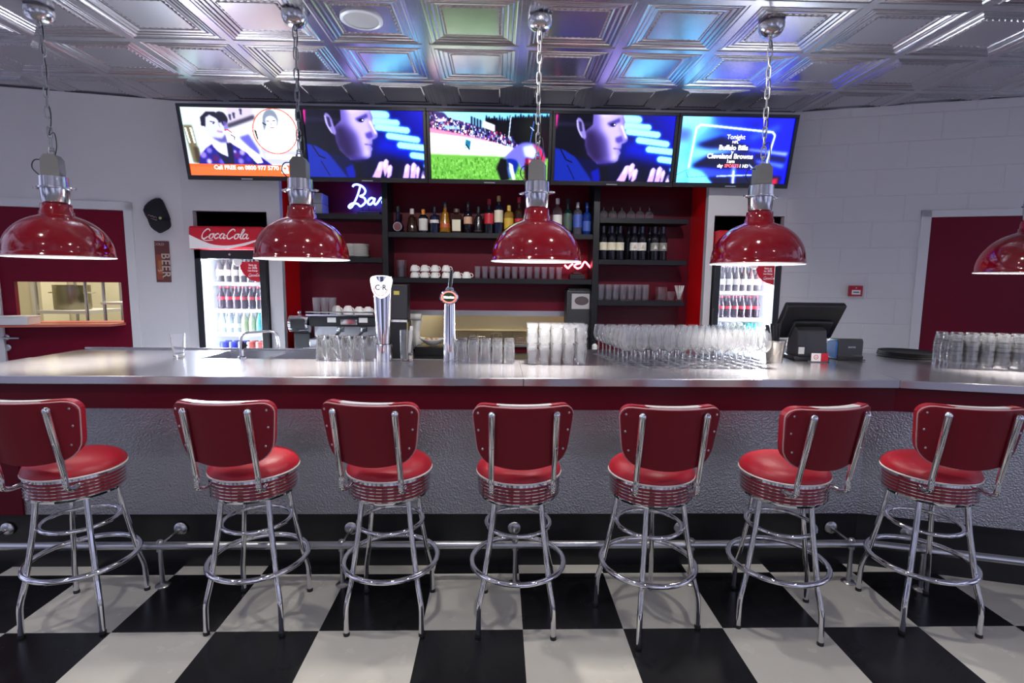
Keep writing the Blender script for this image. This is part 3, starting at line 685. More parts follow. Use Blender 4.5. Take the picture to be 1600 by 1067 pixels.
def pic_man():
    p = Paint(base='#050a30'); Z = lambda pts: zc_(pts, 75, 110, 1440, 860)
    p.grad('#0a1040', '#0618b8', 500, 300, 1000, 0)
    p.poly(Z([(900, 480), (1000, 380), (1540, 620), (1540, 960), (1300, 960), (900, 700)]), '#0a30c0', .9, 50); p.poly(Z([(950, 640), (1540, 780), (1540, 980), (900, 980)]), '#040838', .9, 40)
    for a, b in (((880, 160), (1070, 170)), ((900, 250), (1190, 265)), ((960, 320), (1310, 355)), ((1090, 425), (1430, 470)), ((1220, 540), (1560, 575)), ((1370, 665), (1560, 690)), ((1540, 800), (1570, 800))):
        p.line(Z([a, b]), 62, '#7ab4ff', .9, 9); p.line(Z([a, b]), 48, '#a8f4ff', .95, 5)
    p.poly(Z([(860, 110), (1060, 110), (1100, 260), (900, 300)]), '#a4d8ff', .7, 26)
    p.poly(Z([(50, 110), (540, 110), (640, 600), (560, 760), (300, 640), (100, 540)]), '#15122e', blur=12)
    p.poly(Z([(50, 200), (530, 215), (530, 270), (60, 270)]), '#565068', .45, 10)
    p.poly(Z([(55, 112), (110, 115), (85, 330)]), '#d048a0', blur=6)
    # suit
    p.poly(Z([(80, 540), (190, 560), (330, 650), (480, 800), (600, 970), (80, 970)]), '#26409c', blur=5); p.poly(Z([(330, 640), (560, 700), (700, 760), (700, 970), (560, 970)]), '#0a1450', blur=6)
    p.line(Z([(150, 560), (220, 690), (290, 720)]), 12, '#101c50'); p.line(Z([(240, 760), (330, 940)]), 10, '#14246a'); p.poly(Z([(530, 840), (640, 780), (680, 860), (640, 970), (560, 970)]), '#1230a8', .9, 8)
    p.poly(Z([(620, 740), (720, 740), (760, 960), (660, 960)]), '#0a0c28', .9, 6)
    # face in profile looking right
    face = Z([(520, 110), (880, 110), (905, 190), (900, 260), (915, 320), (955, 400), (955, 440), (920, 465), (885, 475), (885, 530), (860, 550), (885, 590), (862, 630), (855, 690), (815, 722), (700, 730), (600, 740), (480, 620), (440, 500), (430, 330), (520, 240)])
    p.poly(face, '#7a70ae', blur=4)
    p.poly(Z([(590, 110), (850, 115), (880, 190), (870, 300), (920, 400), (900, 450), (860, 470), (850, 600), (830, 690), (770, 690), (720, 560), (700, 420), (620, 300)]), '#b8aee6', .95, 24); p.poly(Z([(560, 300), (680, 420), (720, 600), (700, 720), (600, 720), (520, 560)]), '#4c4078', .75, 30)
    p.poly(Z([(430, 330), (540, 300), (600, 460), (650, 700), (560, 720), (440, 560)]), '#3a2a58', .85, 26)
    p.poly(Z([(560, 100), (880, 100), (890, 130), (640, 140)]), '#cec6f4', .6, 14)
    p.poly(Z([(690, 220), (840, 150), (850, 200), (730, 260)]), '#4a4088', .8, 8); p.ell(*Z([(765, 240)])[0], 22, 14, '#1a1648', .9, 4); p.ell(*Z([(782, 236)])[0], 5, 5, '#e8e8ff')
    p.poly(Z([(805, 400), (880, 370), (900, 440), (850, 470), (810, 450)]), '#54489a', .8, 8); p.line(Z([(870, 250), (935, 400)]), 16, '#f0ecff', .8, 6); p.line(Z([(790, 535), (880, 545)]), 9, '#6a5aa8', .9, 3); p.poly(Z([(800, 600), (850, 610), (840, 690), (760, 680)]), '#c0b8ec', .7, 14)
    p.poly(Z([(600, 680), (840, 720), (720, 760), (620, 750)]), '#4a3c88', .7, 12)
    # ear
    p.poly(Z([(330, 170), (370, 160), (410, 220), (440, 340), (450, 400), (425, 425), (370, 360), (335, 270)]), '#8c84b8', blur=4, smooth=True); p.poly(Z([(350, 200), (385, 210), (400, 320), (375, 330)]), '#3a3058', .9, 5); p.line(Z([(332, 190), (345, 290), (400, 400)]), 8, '#d8d4f4', .8, 3)
    # hands
    for fx in ([(850, 960), (950, 760), (985, 745), (1020, 760), (990, 860), (960, 965)], [(990, 850), (1010, 740), (1040, 715), (1070, 740), (1060, 850), (1010, 960)], [(1030, 960), (1060, 810), (1095, 785), (1115, 820), (1095, 930), (1060, 965)], [(1230, 965), (1270, 800), (1305, 770), (1335, 800), (1310, 965)], [(1320, 965), (1345, 790), (1380, 750), (1415, 785), (1390, 965)], [(1395, 965), (1410, 830), (1435, 800), (1455, 840), (1430, 965)], [(1460, 965), (1490, 905), (1525, 965)]):
        p.poly(Z(fx), '#c0a8dc', blur=5, smooth=False); c = np.mean(fx, 0); p.ell(*Z([(c[0]-8, c[1]-30)])[0], 13, 40, '#f0e0ff', .6, 8, 15)
    return p.a
def pic_football():
    p = Paint(base='#9ae0ff'); Z = lambda pts: zc_(pts, 65, 115, 1455, 860)
    p.grad('#b8ecff', '#8ad8ff', 0, 0, 1000, 200)
    tr = [(740, 220)]; x = 740
    while x < 1540: tr += [(x+12, 190-30*(x > 1000)-(x % 53)), (x+30, 230-40*(x > 1000)-(x % 31))]; x += 32
    p.poly(Z(tr+[(1560, 110), (1560, 720), (700, 560), (740, 300)]), '#0e1026', blur=3)
    p.poly(Z([(1150, 200), (1300, 180), (1540, 380), (1500, 640), (1200, 460)]), '#2a3420', .7, 30); p.poly(Z([(1380, 300), (1560, 320), (1560, 720), (1440, 680)]), '#3a1430', .8, 20)
    p.poly(Z([(50, 105), (240, 130), (300, 200), (560, 260), (730, 330), (1080, 440), (1180, 560), (50, 420)]), '#5a4a8a', blur=3)
    cols = ['#1a1440', '#2a2060', '#d8d0f0', '#8a80c8', '#0e0c2a', '#f0e8ff', '#b04870', '#40389a', '#9ab8c8']
    p.noise((0, 700, 10, 150), cols, 420, 9, 1, .27); p.noise((0, 760, 60, 180), cols, 380, 8, 2, .27)
    p.poly(Z([(130, 215), (280, 200), (270, 240), (140, 240)]), '#e8e0ff', .9, 4); p.poly(Z([(230, 280), (420, 300), (440, 340), (250, 330)]), '#b8d8f0', .85, 5)
    for k in range(6): p.poly(Z([(565+36*k, 165+14*k), (585+36*k, 175+14*k), (585+36*k, 280+14*k), (565+36*k, 275+14*k)]), '#2a2a48', blur=2)
    p.poly(Z([(710, 215), (860, 270), (855, 360), (700, 300)]), '#e8f0f0', blur=2)
    p.poly(Z([(50, 330), (450, 400), (860, 490), (1100, 560), (1180, 680), (50, 660)]), '#fbfffb', blur=3); p.poly(Z([(50, 315), (500, 400), (900, 495), (860, 490), (500, 430), (50, 380)]), '#ff9ab8', .9, 4)
    p.poly(Z([(500, 455), (565, 480), (545, 600), (490, 560)]), '#3a8aa8', blur=2); p.line(Z([(505, 520), (545, 580)]), 8, '#102040'); p.line(Z([(500, 545), (540, 600)]), 6, '#ffffff')
    p.poly(Z([(660, 510), (900, 560), (900, 610), (660, 570)]), '#d0f4dc', .9, 8)
    for k in range(3): p.line(Z([(90+35*k, 430), (80+35*k, 500), (95+35*k, 560)]), 5, '#9ab0b0', .8)
    p.poly(Z([(50, 645), (1560, 680), (1560, 990), (50, 990)]), '#86bc66', blur=6); p.noise((0, 1000, 380, 560), ['#94c874', '#78b058', '#80b860', '#9ccc7c', '#6ca04c'], 700, 9, 3)
    p.line(Z([(1050, 165), (1025, 430)]), 8, '#c8d4f0'); p.line(Z([(1330, 220), (1290, 480)]), 6, '#5a80c8'); p.line(Z([(1290, 290), (1330, 330)]), 7, '#b8ccff')
    # tumbling player: blue and white shirt, red sleeve, dark legs
    p.poly(Z([(880, 820), (930, 690), (1000, 700), (1040, 960), (940, 980)]), '#0e0c20', blur=8); p.poly(Z([(1000, 690), (1140, 650), (1150, 780), (1110, 900), (1020, 800)]), '#2440a8', blur=6)
    p.poly(Z([(1030, 740), (1080, 770), (1115, 960), (1085, 975), (1040, 860)]), '#e8eef8', blur=4); p.poly(Z([(1000, 780), (1040, 840), (1070, 960), (1030, 940)]), '#5a78e0', .8, 6)
    p.poly(Z([(960, 700), (1130, 520), (1280, 480), (1440, 560), (1480, 720), (1420, 800), (1300, 760), (1210, 840), (1130, 720), (1010, 690)]), '#8a88e8', blur=6, smooth=True)
    p.poly(Z([(1200, 540), (1320, 510), (1380, 600), (1340, 690), (1230, 660)]), '#d8f0fc', .9, 12); p.poly(Z([(1320, 500), (1420, 550), (1480, 680), (1450, 820), (1400, 780), (1420, 640)]), '#e0406a', .9, 8)
    p.poly(Z([(1240, 680), (1330, 700), (1400, 660), (1450, 780), (1380, 960), (1240, 970), (1230, 800)]), '#8c1030', .9, 6); p.poly(Z([(1270, 690), (1320, 720), (1335, 840), (1300, 850)]), '#ffd0d8', .9, 6)
    p.poly(Z([(1230, 760), (1290, 780), (1310, 970), (1240, 960)]), '#141028', .9, 6); p.poly(Z([(1440, 780), (1490, 740), (1500, 960), (1440, 960)]), '#c8d890', .8, 8)
    return p.a
def pic_fixture():
    p = Paint(base='#1438d8'); Z = lambda pts: zc_(pts, 40, 105, 1400, 860)
    p.grad('#8ad8ff', '#0a24c8', 0, 100, 700, 250)
    p.poly(Z([(0, 100), (500, 90), (300, 300), (0, 460)]), '#a0ecff', .8, 40); p.poly(Z([(400, 100), (1000, 110), (900, 300), (600, 330)]), '#2a44ec', .8, 40)
    p.poly(Z([(40, 240), (200, 260), (160, 420), (20, 430)]), '#5a6ae8', .8, 30); p.poly(Z([(820, 120), (1480, 130), (1440, 480), (900, 470)]), '#0a28c0', .8, 40)
    p.poly(Z([(880, 330), (1250, 180), (1280, 260), (930, 420)]), '#6a8af8', .6, 22); p.poly(Z([(780, 180), (1040, 150), (980, 250)]), '#0818a0', .7, 18)
    p.poly(Z([(250, 460), (560, 350), (900, 470), (1000, 560), (700, 560), (400, 520)]), '#080c48', .92, 18)
    p.poly(Z([(200, 520), (600, 500), (850, 560), (500, 600), (210, 640)]), '#9cd0ff', .75, 20)
    p.poly(Z([(215, 740), (420, 600), (800, 560), (1080, 650), (1000, 760), (560, 790), (300, 760)]), '#060a40', .92, 14)
    p.poly(Z([(900, 500), (1420, 540), (1400, 600), (900, 530)]), '#a8b8ff', .9, 12); p.poly(Z([(1000, 640), (1400, 690), (1380, 760), (1020, 680)]), '#88a4ff', .8, 14)
    p.poly(Z([(1000, 560), (1400, 610), (1390, 680), (1000, 620)]), '#0a1050', .8, 12)
    p.poly(Z([(0, 620), (200, 700), (180, 950), (0, 950)]), '#88e4ff', .85, 30); p.poly(Z([(200, 780), (380, 800), (520, 970), (200, 970)]), '#90e8f8', .9, 10); p.poly(Z([(300, 760), (760, 780), (700, 860), (440, 870)]), '#4a5af0', .8, 16)
    p.poly(Z([(440, 880), (760, 870), (1060, 870), (1060, 980), (540, 980)]), '#070a44', .9, 10); p.line(Z([(760, 750), (775, 980)]), 40, '#88a8ff', .9, 10); p.line(Z([(762, 800), (775, 980)]), 14, '#ffffff', .9, 5)
    p.poly(Z([(1000, 840), (1380, 860), (1360, 980), (1000, 980)]), '#301038', .9, 12); p.poly(Z([(1230, 890), (1345, 880), (1335, 975), (1225, 975)]), '#d0305c', .9, 10)
    fr = Z([(245, 245), (275, 210), (1180, 290), (1215, 330), (1160, 700)])
    p.line(fr, 26, '#90b8ff', .6, 8); p.line(fr, 13, '#ffffff', .95, 2)
    f2 = Z([(232, 245), (190, 760)]); p.line(f2, 22, '#a8f0ff', .8, 6); p.line(f2, 9, '#f4ffff', .95, 2)
    f3 = Z([(950, 710), (1045, 810), (1015, 845), (560, 868)]); p.line(f3, 13, '#dce8ff', .9, 3)
    p.line(Z([(0, 880), (170, 790)]), 5, '#3050a0', .8); p.line(Z([(165, 820), (190, 890), (420, 870)]), 4, '#3050a0', .8)
    return p.a
def screen_mat(name, gain):
    m = bpy.data.materials.new(name); m.use_nodes = True; nt = m.node_tree; b = nt.nodes['Principled BSDF']
    a = nt.nodes.new('ShaderNodeVertexColor'); a.layer_name = 'picture'
    b.inputs['Base Color'].default_value = (.004, .004, .005, 1); b.inputs['Roughness'].default_value = .18
    nt.links.new(a.outputs['Color'], b.inputs['Emission Color']); b.inputs['Emission Strength'].default_value = gain
    return m
M['screen'] = screen_mat('lit_screen', 2.3)
TVH = .572
TVT = math.atan2(.12, .56)
def television(k, pic, label):
    x, TVW = (TE[k]+TE[k+1])/2, TE[k+1]-TE[k]-.003
    t = thing('tv', label, 'television', (x, 4.50, 2.428), 0, 'wall televisions above the bar'); t.rotation_euler = (TVT, 0, 0)
    W, H = TVW, TVH; bz = .026; fr = MB()
    fr.bx((-W/2, -.034, 0), (W/2, 0, bz+.010)); fr.bx((-W/2, -.034, H-bz), (W/2, 0, H)); fr.bx((-W/2, -.034, bz+.010), (-W/2+bz, 0, H-bz)); fr.bx((W/2-bz, -.034, bz+.010), (W/2, 0, H-bz)); fr.bx((-W/2+.02, -.008, .02), (W/2-.02, .018, H-.02))
    fr.build('bezel', M['black'], t, bevel=.003)
    MB().bx((-.045, -.036, .008), (.045, -.033, .016)).build('badge', M['satin'], t)
    x0, x1, z0, z1 = -W/2+bz-.002, W/2-bz+.002, bz+.008, H-bz+.002
    h, w, _ = pic.shape
    vs = [(x0+(x1-x0)*j/(w-1), -.020, z1-(z1-z0)*i/(h-1)) for i in range(h) for j in range(w)]
    fs = [(i*w+j, (i+1)*w+j, (i+1)*w+j+1, i*w+j+1) for i in range(h-1) for j in range(w-1)]
    me = bpy.data.meshes.new('screen'); me.from_pydata(vs, [], fs); me.materials.append(M['screen'])
    ca = me.color_attributes.new('picture', 'FLOAT_COLOR', 'POINT'); ca.data.foreach_set('color', np.concatenate([s2l(pic)**1.6, np.ones((h, w, 1))], 2).ravel())
    o = bpy.data.objects.new('screen', me); COL.objects.link(o); o.parent = t
    MB().bx((-.16, .018, .18), (.16, .09, .40)).build('wall_bracket', M['darkgrey'], t)
    return t, x0, x1, z0, z1
man = pic_man()
M['glowtext'] = mat('screen_lettering', (1, 1, 1), .5, emit=(1, 1, 1), estr=1.5)
M['redtext'] = mat('screen_red_lettering', (1, .2, .2), .5, emit=(1, .08, .08), estr=1.5)
TE = [-2.54, -1.583, -.586, .425, 1.447, 2.425]
def uv(box, u, v): return (box[1]+(box[2]-box[1])*u, -.0222, box[4]-(box[4]-box[3])*v)
b = television(0, pic_ad()*.89, 'television with a man on the phone and a round portrait over an orange strip')
def stext(b, txt, u, v, size, m='glowtext', bold=0, align='CENTER'): return text_mesh('caption', txt, size, M[m], b[0], uv(b, u, v), RX, align, ext=.0003, bold=bold)
stext(b, 'Call FREE on 0800 977 5770', .215, .875, .045, bold=.001, align='LEFT')
b = television(1, man, 'television with a man in profile, hung above the blue neon sign'); tvm = b
b = television(2, pic_football()*.92, 'middle television showing a football match with green grass and a crowd')
b = television(3, man, 'television with a man in profile, hung above the right end of the spirits shelf')
b = television(4, pic_fixture(), 'television with white match listing text on a blue background')
for txt, u, v, sz, bo in (('Tonight', .495, .295, .048, .0004), ('NFL', .495, .37, .03, .0004), ('Buffalo Bills', .485, .455, .052, .0014), ('v', .48, .52, .04, .0008), ('Cleveland Browns', .465, .585, .052, .0014), ('1am', .475, .66, .042, .0005), ('sky', .385, .73, .034, .0012), ('1 HD', .60, .73, .034, .0012)):
    stext(b, txt, u, v, sz, bold=bo)
stext(b, 'SPORTS', .49, .73, .034, 'redtext', .0012)

# ------------------------------------------------------------------ shelving in the niche
SY = 4.74                                    # shelf front
def zy(px, py): return at_y(px, py, SY).z
def xy(px, py, y=SY): return at_y(px, py, y).x
su2 = thing('bar_shelving', 'dark grey wall shelving with two uprights in the red niche', 'shelves', (0, 0, 0))
def board(x0, x1, zt, th=.045, y0=SY):
    MB().bx((x0, y0, zt-th), (x1, NB-.002, zt)).build('shelf', M['darkgrey'], su2, bevel=.002); return zt
DL0, DL1, DR0, DR1 = xy(597, 350), xy(606, 350), xy(928, 350), xy(937, 350)
for a, b_ in ((DL0, DL1), (DR0-.004, DR1)): MB().bx((a, SY-.004, .96), (b_, NB-.002, 2.74)).build('upright', M['darkgrey'], su2, bevel=.002)
ZL1 = board(NX0+.12, DL0-.001, zy(560, 334)); ZL2 = board(NX0+.12, DL0-.001, zy(560, 402))
ZM1 = board(DL1+.001, DR0-.005, zy(760, 364)); ZM2 = board(DL1+.001, DR0-.005, zy(760, 435))
RX1 = xy(1073, 400)
ZR1 = board(DR1+.001, RX1, zy(1000, 341)); ZR2 = board(DR1+.001, RX1, zy(1000, 406)); ZR3 = board(DR1+.001, RX1, zy(1000, 470))
BC = .95
bcn = thing('back_counter', 'dark back counter under the shelves in the red niche', 'counter', (0, 0, 0))
MB().bx((NX0+.01, 4.25, BC-.04), (NX1-.01, NB-.05, BC)).build('top', M['darkgrey'], bcn, bevel=.003)
MB().bx((NX0+.02, 4.29, 0), (NX1-.02, NB-.06, BC-.041)).build('cabinet', M['charcoal'], bcn)

def dm(key, col, rough=.1, **k): return solid(key, col, rough, **k)
# spirits bottles: name, label, px x, px top, body radius, colours, shape
IY = 4.84
def bottle(px, ptop, r, body, cap, lab, label, shape='round', labz=(.12, .55), neck=.30, cap_h=.05, cat='bottle', group='spirit bottles on the middle shelf', zb=None, y=IY, lab2=None, name='spirit_bottle'):
    zb = ZM1 if zb is None else zb
    x = at_y(px, 360, y).x; H = at_y(px, ptop, y).z-zb
    t = thing(name, label, cat, (x, y, zb), 0, group)
    h1 = H*(1-neck-.14); rn = max(.012, r*.33)
    if shape == 'square':
        q = MB().bx((-r, -r*.7, .001), (r, r*.7, h1)); q.lathe([(r*.6, h1), (rn*1.2, h1+.02), (rn, h1+.024), (rn, H-cap_h)], 16, cap1=True); q.build('body', body, t, bevel=.006)
    elif shape == 'flask':
        q = MB().at(Matrix.Translation((0, 0, r*1.03)) @ Matrix.Rotation(R(90), 4, 'X')).lathe([(.004, -.03), (r*.8, -.028), (r, -.014), (r, .014), (r*.8, .028), (.004, .03)], 28).at(); q.lathe([(rn*1.6, r*1.9), (rn, r*2.3), (rn, H-cap_h)], 14, cap1=True); q.build('body', body, t)
    else:
        pr = [(r*.9, .001), (r, .006), (r, h1)]
        if shape == 'slope': pr = [(r*.8, .001), (r*1.1, .01), (r*.95, h1*.7), (r*.72, h1)]
        for k in range(1, 7):
            a = R(90*k/6); r0 = pr[2][0] if shape != 'slope' else pr[-1][0]
            r0 = r if shape != 'slope' else r*.72
            pr.append((rn+(r0-rn)*(math.cos(a)), h1+H*.14*math.sin(a)))
        pr += [(rn, H-cap_h), (rn*1.15, H-cap_h+.004)]
        MB().lathe(pr, 20, cap0=True, cap1=True).build('body', body, t)
    ch = cap_h
    MB().lathe([(rn*1.25 if shape != 'square' else r*.62, H-ch), (rn*1.25 if shape != 'square' else r*.62, H-.004), (rn*.9, H)], 14, cap0=True, cap1=True).build('cap', cap, t)
    for lb, (z0, z1) in ((lab, labz), (lab2[0], lab2[1]) if lab2 else (None, (0, 0))):
        if lb is None: continue
        if shape == 'square': MB().bx((-r*.86, -r*.7-.0015, h1*z0), (r*.86, -r*.7-.0002, h1*z1)).build('label', lb, t)
        elif shape == 'flask':
            MB().at(Matrix.Translation((0, -.0285, r*1.03)) @ Matrix.Rotation(R(90), 4, 'X')).lathe([(r*.62, 0), (r*.74, .003), (r*.8, 0)], 26).build('label_ring', dm('silver', (.6, .58, .6), .3, metal=.6), t)
            MB().at(Matrix.Translation((0, -.0290, r*1.03)) @ Matrix.Rotation(R(90), 4, 'X')).lathe([(.001, .001), (r*.62, .001)], 24).build('label', lb, t)
        else:
            rr = (r if shape != 'slope' else r*1.06)+.0008; MB().lathe([(rr, H*z0), (rr if shape != 'slope' else r*.92, H*z1)], 20).build('label', lb, t)
    return t
dk = dm('dark_bottle', (.006, .006, .010), .07); dkb = dm('blue_black_bottle', (.006, .010, .035), .07); brn = dm('brown_bottle', (.03, .010, .004), .07)
amb = dm('amber_spirit', (.42, .17, .008), .07, trans=.35); clr = M['glass']; grn = dm('green_bottle', (.004, .022, .016), .07); blu = dm('blue_bottle', (.006, .03, .20), .08)
wl = dm('white_label', (.70, .68, .64), .55); crl = dm('cream_label', (.68, .63, .48), .55); rdl = dm('red_label', (.48, .015, .03), .45); yl = dm('yellow_label', (.72, .46, .04), .5); gdl = dm('gold_label', (.42, .28, .05), .4); bll = dm('blue_label', (.05, .10, .42), .45); orl = dm('orange_label', (.45, .08, .02), .5); tnl = dm('tan_label', (.55, .32, .2), .5)
wc, bc_, oc, rc_, cork, yc = dm('white_cap', (.65, .6, .58), .4), dm('black_cap', (.01, .01, .012), .3), dm('orange_cap', (.7, .25, .03), .4), dm('red_cap', (.45, .02, .04), .4), dm('cork_cap', (.55, .38, .14), .5), dm('yellow_cap', (.75, .48, .08), .4)
slv = dm('silver', (.6, .58, .6), .3, metal=.6)
bottle(622, 322, .052, dkb, bc_, dm('badge_red', (.22, .05, .06), .4), 'round flat dark spirit bottle with a circular badge, nearest the left upright', 'flask')
bottle(644, 326, .046, brn, wc, wl, 'squat brown bottle with white cap and a red seal on the neck', 'slope', (.08, .30))
bottle(661.5, 327, .040, dk, oc, wl, 'dark bottle with a bright orange cap and white label', labz=(.1, .6), neck=.22)
bottle(679, 323, .040, dkb, bc_, wl, 'dark clear bottle with black cap and a white band label', labz=(.38, .5))
bottle(695.5, 316, .046, amb, bc_, orl, 'golden amber whisky bottle glowing on the shelf', 'slope', (.18, .40))
bottle(713.5, 326, .044, brn, dm('brown_cap', (.08, .06, .05), .4), crl, 'square brown bottle with large cream label and broad square cap', 'square', (.12, .72), neck=.10, cap_h=.034)
bottle(731, 315, .038, dk, bc_, tnl, 'black bottle with tan and white label and a white dot on its long neck', labz=(.3, .52))
bottle(747.5, 323, .040, dk, bc_, dm('dark_red_label', (.10, .012, .014), .4), 'short black bottle with dark red lettering', 'slope', (.1, .32))
bottle(764, 311, .042, dk, rc_, rdl, 'tall black bottle with a red shield label', labz=(.28, .58))
bottle(779, 306, .040, dkb, cork, crl, 'tall dark bottle with tan capsule and cream label', labz=(.30, .62), neck=.25)
bottle(795, 321, .043, dm('pale_gold_spirit', (.45, .25, .03), .08, trans=.3), yc, yl, 'golden bottle with yellow cap and round yellow label', labz=(.18, .55), neck=.2)
bottle(810.5, 308, .040, brn, rc_, rdl, 'tall brown bottle with red cap and white neck band', labz=(.15, .42))
bottle(824, 318, .036, dk, bc_, wl, 'dark bottle half hidden behind the middle pendant lamp', labz=(.38, .5))
bottle(870.5, 310, .042, clr, wc, wl, 'clear rum bottle with white cap and rounded white label', labz=(.26, .54), neck=.24)
bottle(886.5, 310, .040, grn, bc_, dm('green_gold_label', (.05, .09, .07), .4), 'dark green bottle with muted gold label', labz=(.12, .58))
bottle(902, 316, .041, dm('smoky_glass', (.12, .12, .16), .06, trans=.5), slv, bll, 'pale glass bottle with blue printing', labz=(.22, .62), neck=.22)
bottle(916.5, 316, .039, blu, dm('blue_cap', (.02, .06, .3), .3), bll, 'blue bottle with blue label, nearest the right upright', labz=(.12, .42))

# neon signs
def neon(name, strokes, x0, y0, sc, y, m, label, box, r=.0085):
    t = thing(name, label, 'neon sign', at_y(*box[0], y), 0); o = Vector(t.location)
    for st in strokes:
        pts = [at_y(x0+a/sc, y0+b/sc, y)-o for a, b in st]
        MB().tube(spline(pts, 7), r, 8).build('tube', m, t)
    return t, o
st = [[(1000, 168), (1012, 146), (1060, 140), (1120, 168), (1150, 215), (1130, 258), (1088, 278), (1135, 298), (1152, 340), (1128, 376), (1090, 398), (1060, 372), (1015, 362), (975, 374), (952, 402), (968, 418), (995, 398), (1028, 335), (1060, 260), (1088, 165)],
      [(1255, 312), (1222, 298), (1188, 325), (1180, 360), (1205, 378), (1240, 350), (1262, 306), (1252, 352), (1270, 378), (1300, 350), (1328, 305), (1345, 296), (1366, 306), (1352, 340), (1360, 380), (1385, 372)]]
t, o = neon('neon_sign', st, 420, 270, 7.62, 4.90, M['neon_blue'], 'blue neon sign reading Bar on a shelf behind the left upright', ((578, 334),))
zb_ = ZL1-o.z
MB().bx((-.10, -.05, zb_+.0005), (.10, .05, zb_+.035)).build('transformer', M['black'], t, bevel=.004)
MB().tube([(-.01, 0, zb_+.03), (-.01, .005, zb_+.11)], .005, 6).tube([(-.06, 0, zb_+.03), (-.07, .005, zb_+.10)], .005, 6).build('stem', M['black'], t)
MB().tube([(-.03, .03, zb_+.02), (-.03, .03, .36)], .003, 6).build('stem', M['black'], t)
st = [[(632, 640), (655, 662), (668, 648), (690, 632)], [(745, 628), (716, 634), (700, 648), (722, 664), (748, 655)], [(750, 652), (772, 618), (800, 645), (826, 668), (838, 640)]]
t, o = neon('neon_sign', st, 740, 270, 4.444, 4.86, M['neon_red'], 'red neon sign half hidden behind the middle pendant lamp', ((902, 432),))
zb_ = ZM2-o.z
MB().bx((-.075, -.05, zb_+.0005), (.065, .05, zb_+.045)).bx((-.045, -.04, zb_+.045), (.035, .04, zb_+.06)).build('transformer', M['black'], t, bevel=.004)
MB().tube([(-.02, 0, zb_+.05), (-.02, 0, zb_+.13)], .006, 6).tube([(.02, 0, zb_+.05), (.02, 0, zb_+.14)], .006, 6).build('stem', M['black'], t)
# two boxes on the left top shelf
bxm = dm('silver_carton', (.30, .31, .36), .45)
for k in range(2):
    bx = thing('carton', ('lower' if k == 0 else 'upper')+' of two flat grey cartons stacked on the shelf behind the second lamp', 'box', (at_y(484, 330, 4.86).x, 4.86, ZL1+.0005+.0905*k))
    MB().bx((-.12, -.09, 0), (.14, .09, .088)).build('carton_box', bxm, bx, bevel=.003)
# crockery: stacked plates, cups
plp = MB().lathe([(.001, .004), (.035, .004), (.042, .001), (.046, .003), (.085, .013), (.086, .0155), (.045, .006), (.001, .006)], 28).build('plate', M['china'])
tag(plp, 'white saucer in one of two stacks on the lower left shelf', 'saucer', 'white saucers stacked on the left shelf')
first = True
for px in (549, 564):
    x = at_y(px, 400, 4.86).x
    for k in range(10):
        o = plp if first else plp.copy()
        if not first: COL.objects.link(o)
        first = False; o.location = (x-.01+random.uniform(-.002, .002), 4.86, ZL2+.0005+k*.0118); o.rotation_euler = (0, 0, random.random()*6)
def cup_proto(name, r, h):
    t = thing(name, 'white cup', 'cup', (0, 0, 0))
    MB().lathe([(r, 0), (r, .004), (r*.98, h*.35), (r*.82, h*.72), (r*.55, h*.94), (r*.5, h), (r*.42, h), (r*.40, h-.004), (.001, h-.004)], 24).build('bowl', M['china'], t)
    MB().tube(spline([(r*.95, 0, h*.25), (r*1.35, 0, h*.22), (r*1.45, 0, h*.5), (r*1.2, 0, h*.72), (r*.8, 0, h*.74)], 4), .004, 6).build('handle', M['china'], t)
    return t
cp = cup_proto('coffee_cup', .041, .058); used = False
spots = [(x, 0) for x in (648, 663.5, 679.5, 697, 714)]+[(x, 1) for x in (648, 663.5, 679.5, 697)]
def cloc(px, y, z, k=0): v = at_y(px, 420, y); return (v.x, y, z+.0005+k*.0585)
for px, k in spots:
    lab = 'upturned white coffee cup on the shelf under the spirits, %s row' % ('bottom' if k == 0 else 'top'); g = 'white cups on the middle shelf'
    l = cloc(px, 4.85, ZM2, k)
    if not used: cp.location = l; cp.rotation_euler = (0, 0, -.5); cp['label'] = lab; cp['group'] = g; used = True
    else: dup(cp, l, -.5+random.uniform(-.2, .2), lab, g)
dup(cp, cloc(729, 4.83, ZM2), -.2, 'single upturned white cup at the end of the cup row, beside the tumblers')
# tumblers etc
def tum(name, r0, r1, h, m, n=20, flutes=0, base=.012):
    pr = [(.001, 0), (r0*.92, 0), (r0, .004)]+[(r0+(r1-r0)*k/5, .004+(h-.004)*k/5) for k in range(1, 6)]+[(r1-.002, h)]+[(r0*.9+(r1-.002-r0*.9)*k/4, base+(h-base)*k/4) for k in (3, 2, 1, 0)]+[(.001, base)]
    return MB().lathe(pr, n).build(name, m)
def spread(proto, locs, label, cat, group, flip=0, jit=.1):
    for i, l in enumerate(locs):
        o = proto if i == 0 else proto.copy()
        if i: COL.objects.link(o)
        o.location = l; o.rotation_euler = (math.pi if flip else 0, 0, random.random()*6)
        tag(o, label(i) if callable(label) else label, cat, group)
sg = tum('tumbler', .024, .029, .108, M['thick'])
spread(sg, [(at_y(746+11.6*k, 430, yy).x, yy, ZM2+.001) for k in range(12) for yy in (4.80, 4.88)], 'small clear tumbler in the rows on the shelf under the spirits', 'glass', 'small tumblers on the middle shelf')
hg = tum('glass_jug', .045, .05, .16, M['glass'])
spread(hg, [(at_y(627+11*k, 425, 4.90).x, 4.90, ZM2+.001) for k in (0,)], 'plain clear glass jar on the shelf left of the white cups', 'jar', 'clear jars beside the cups')
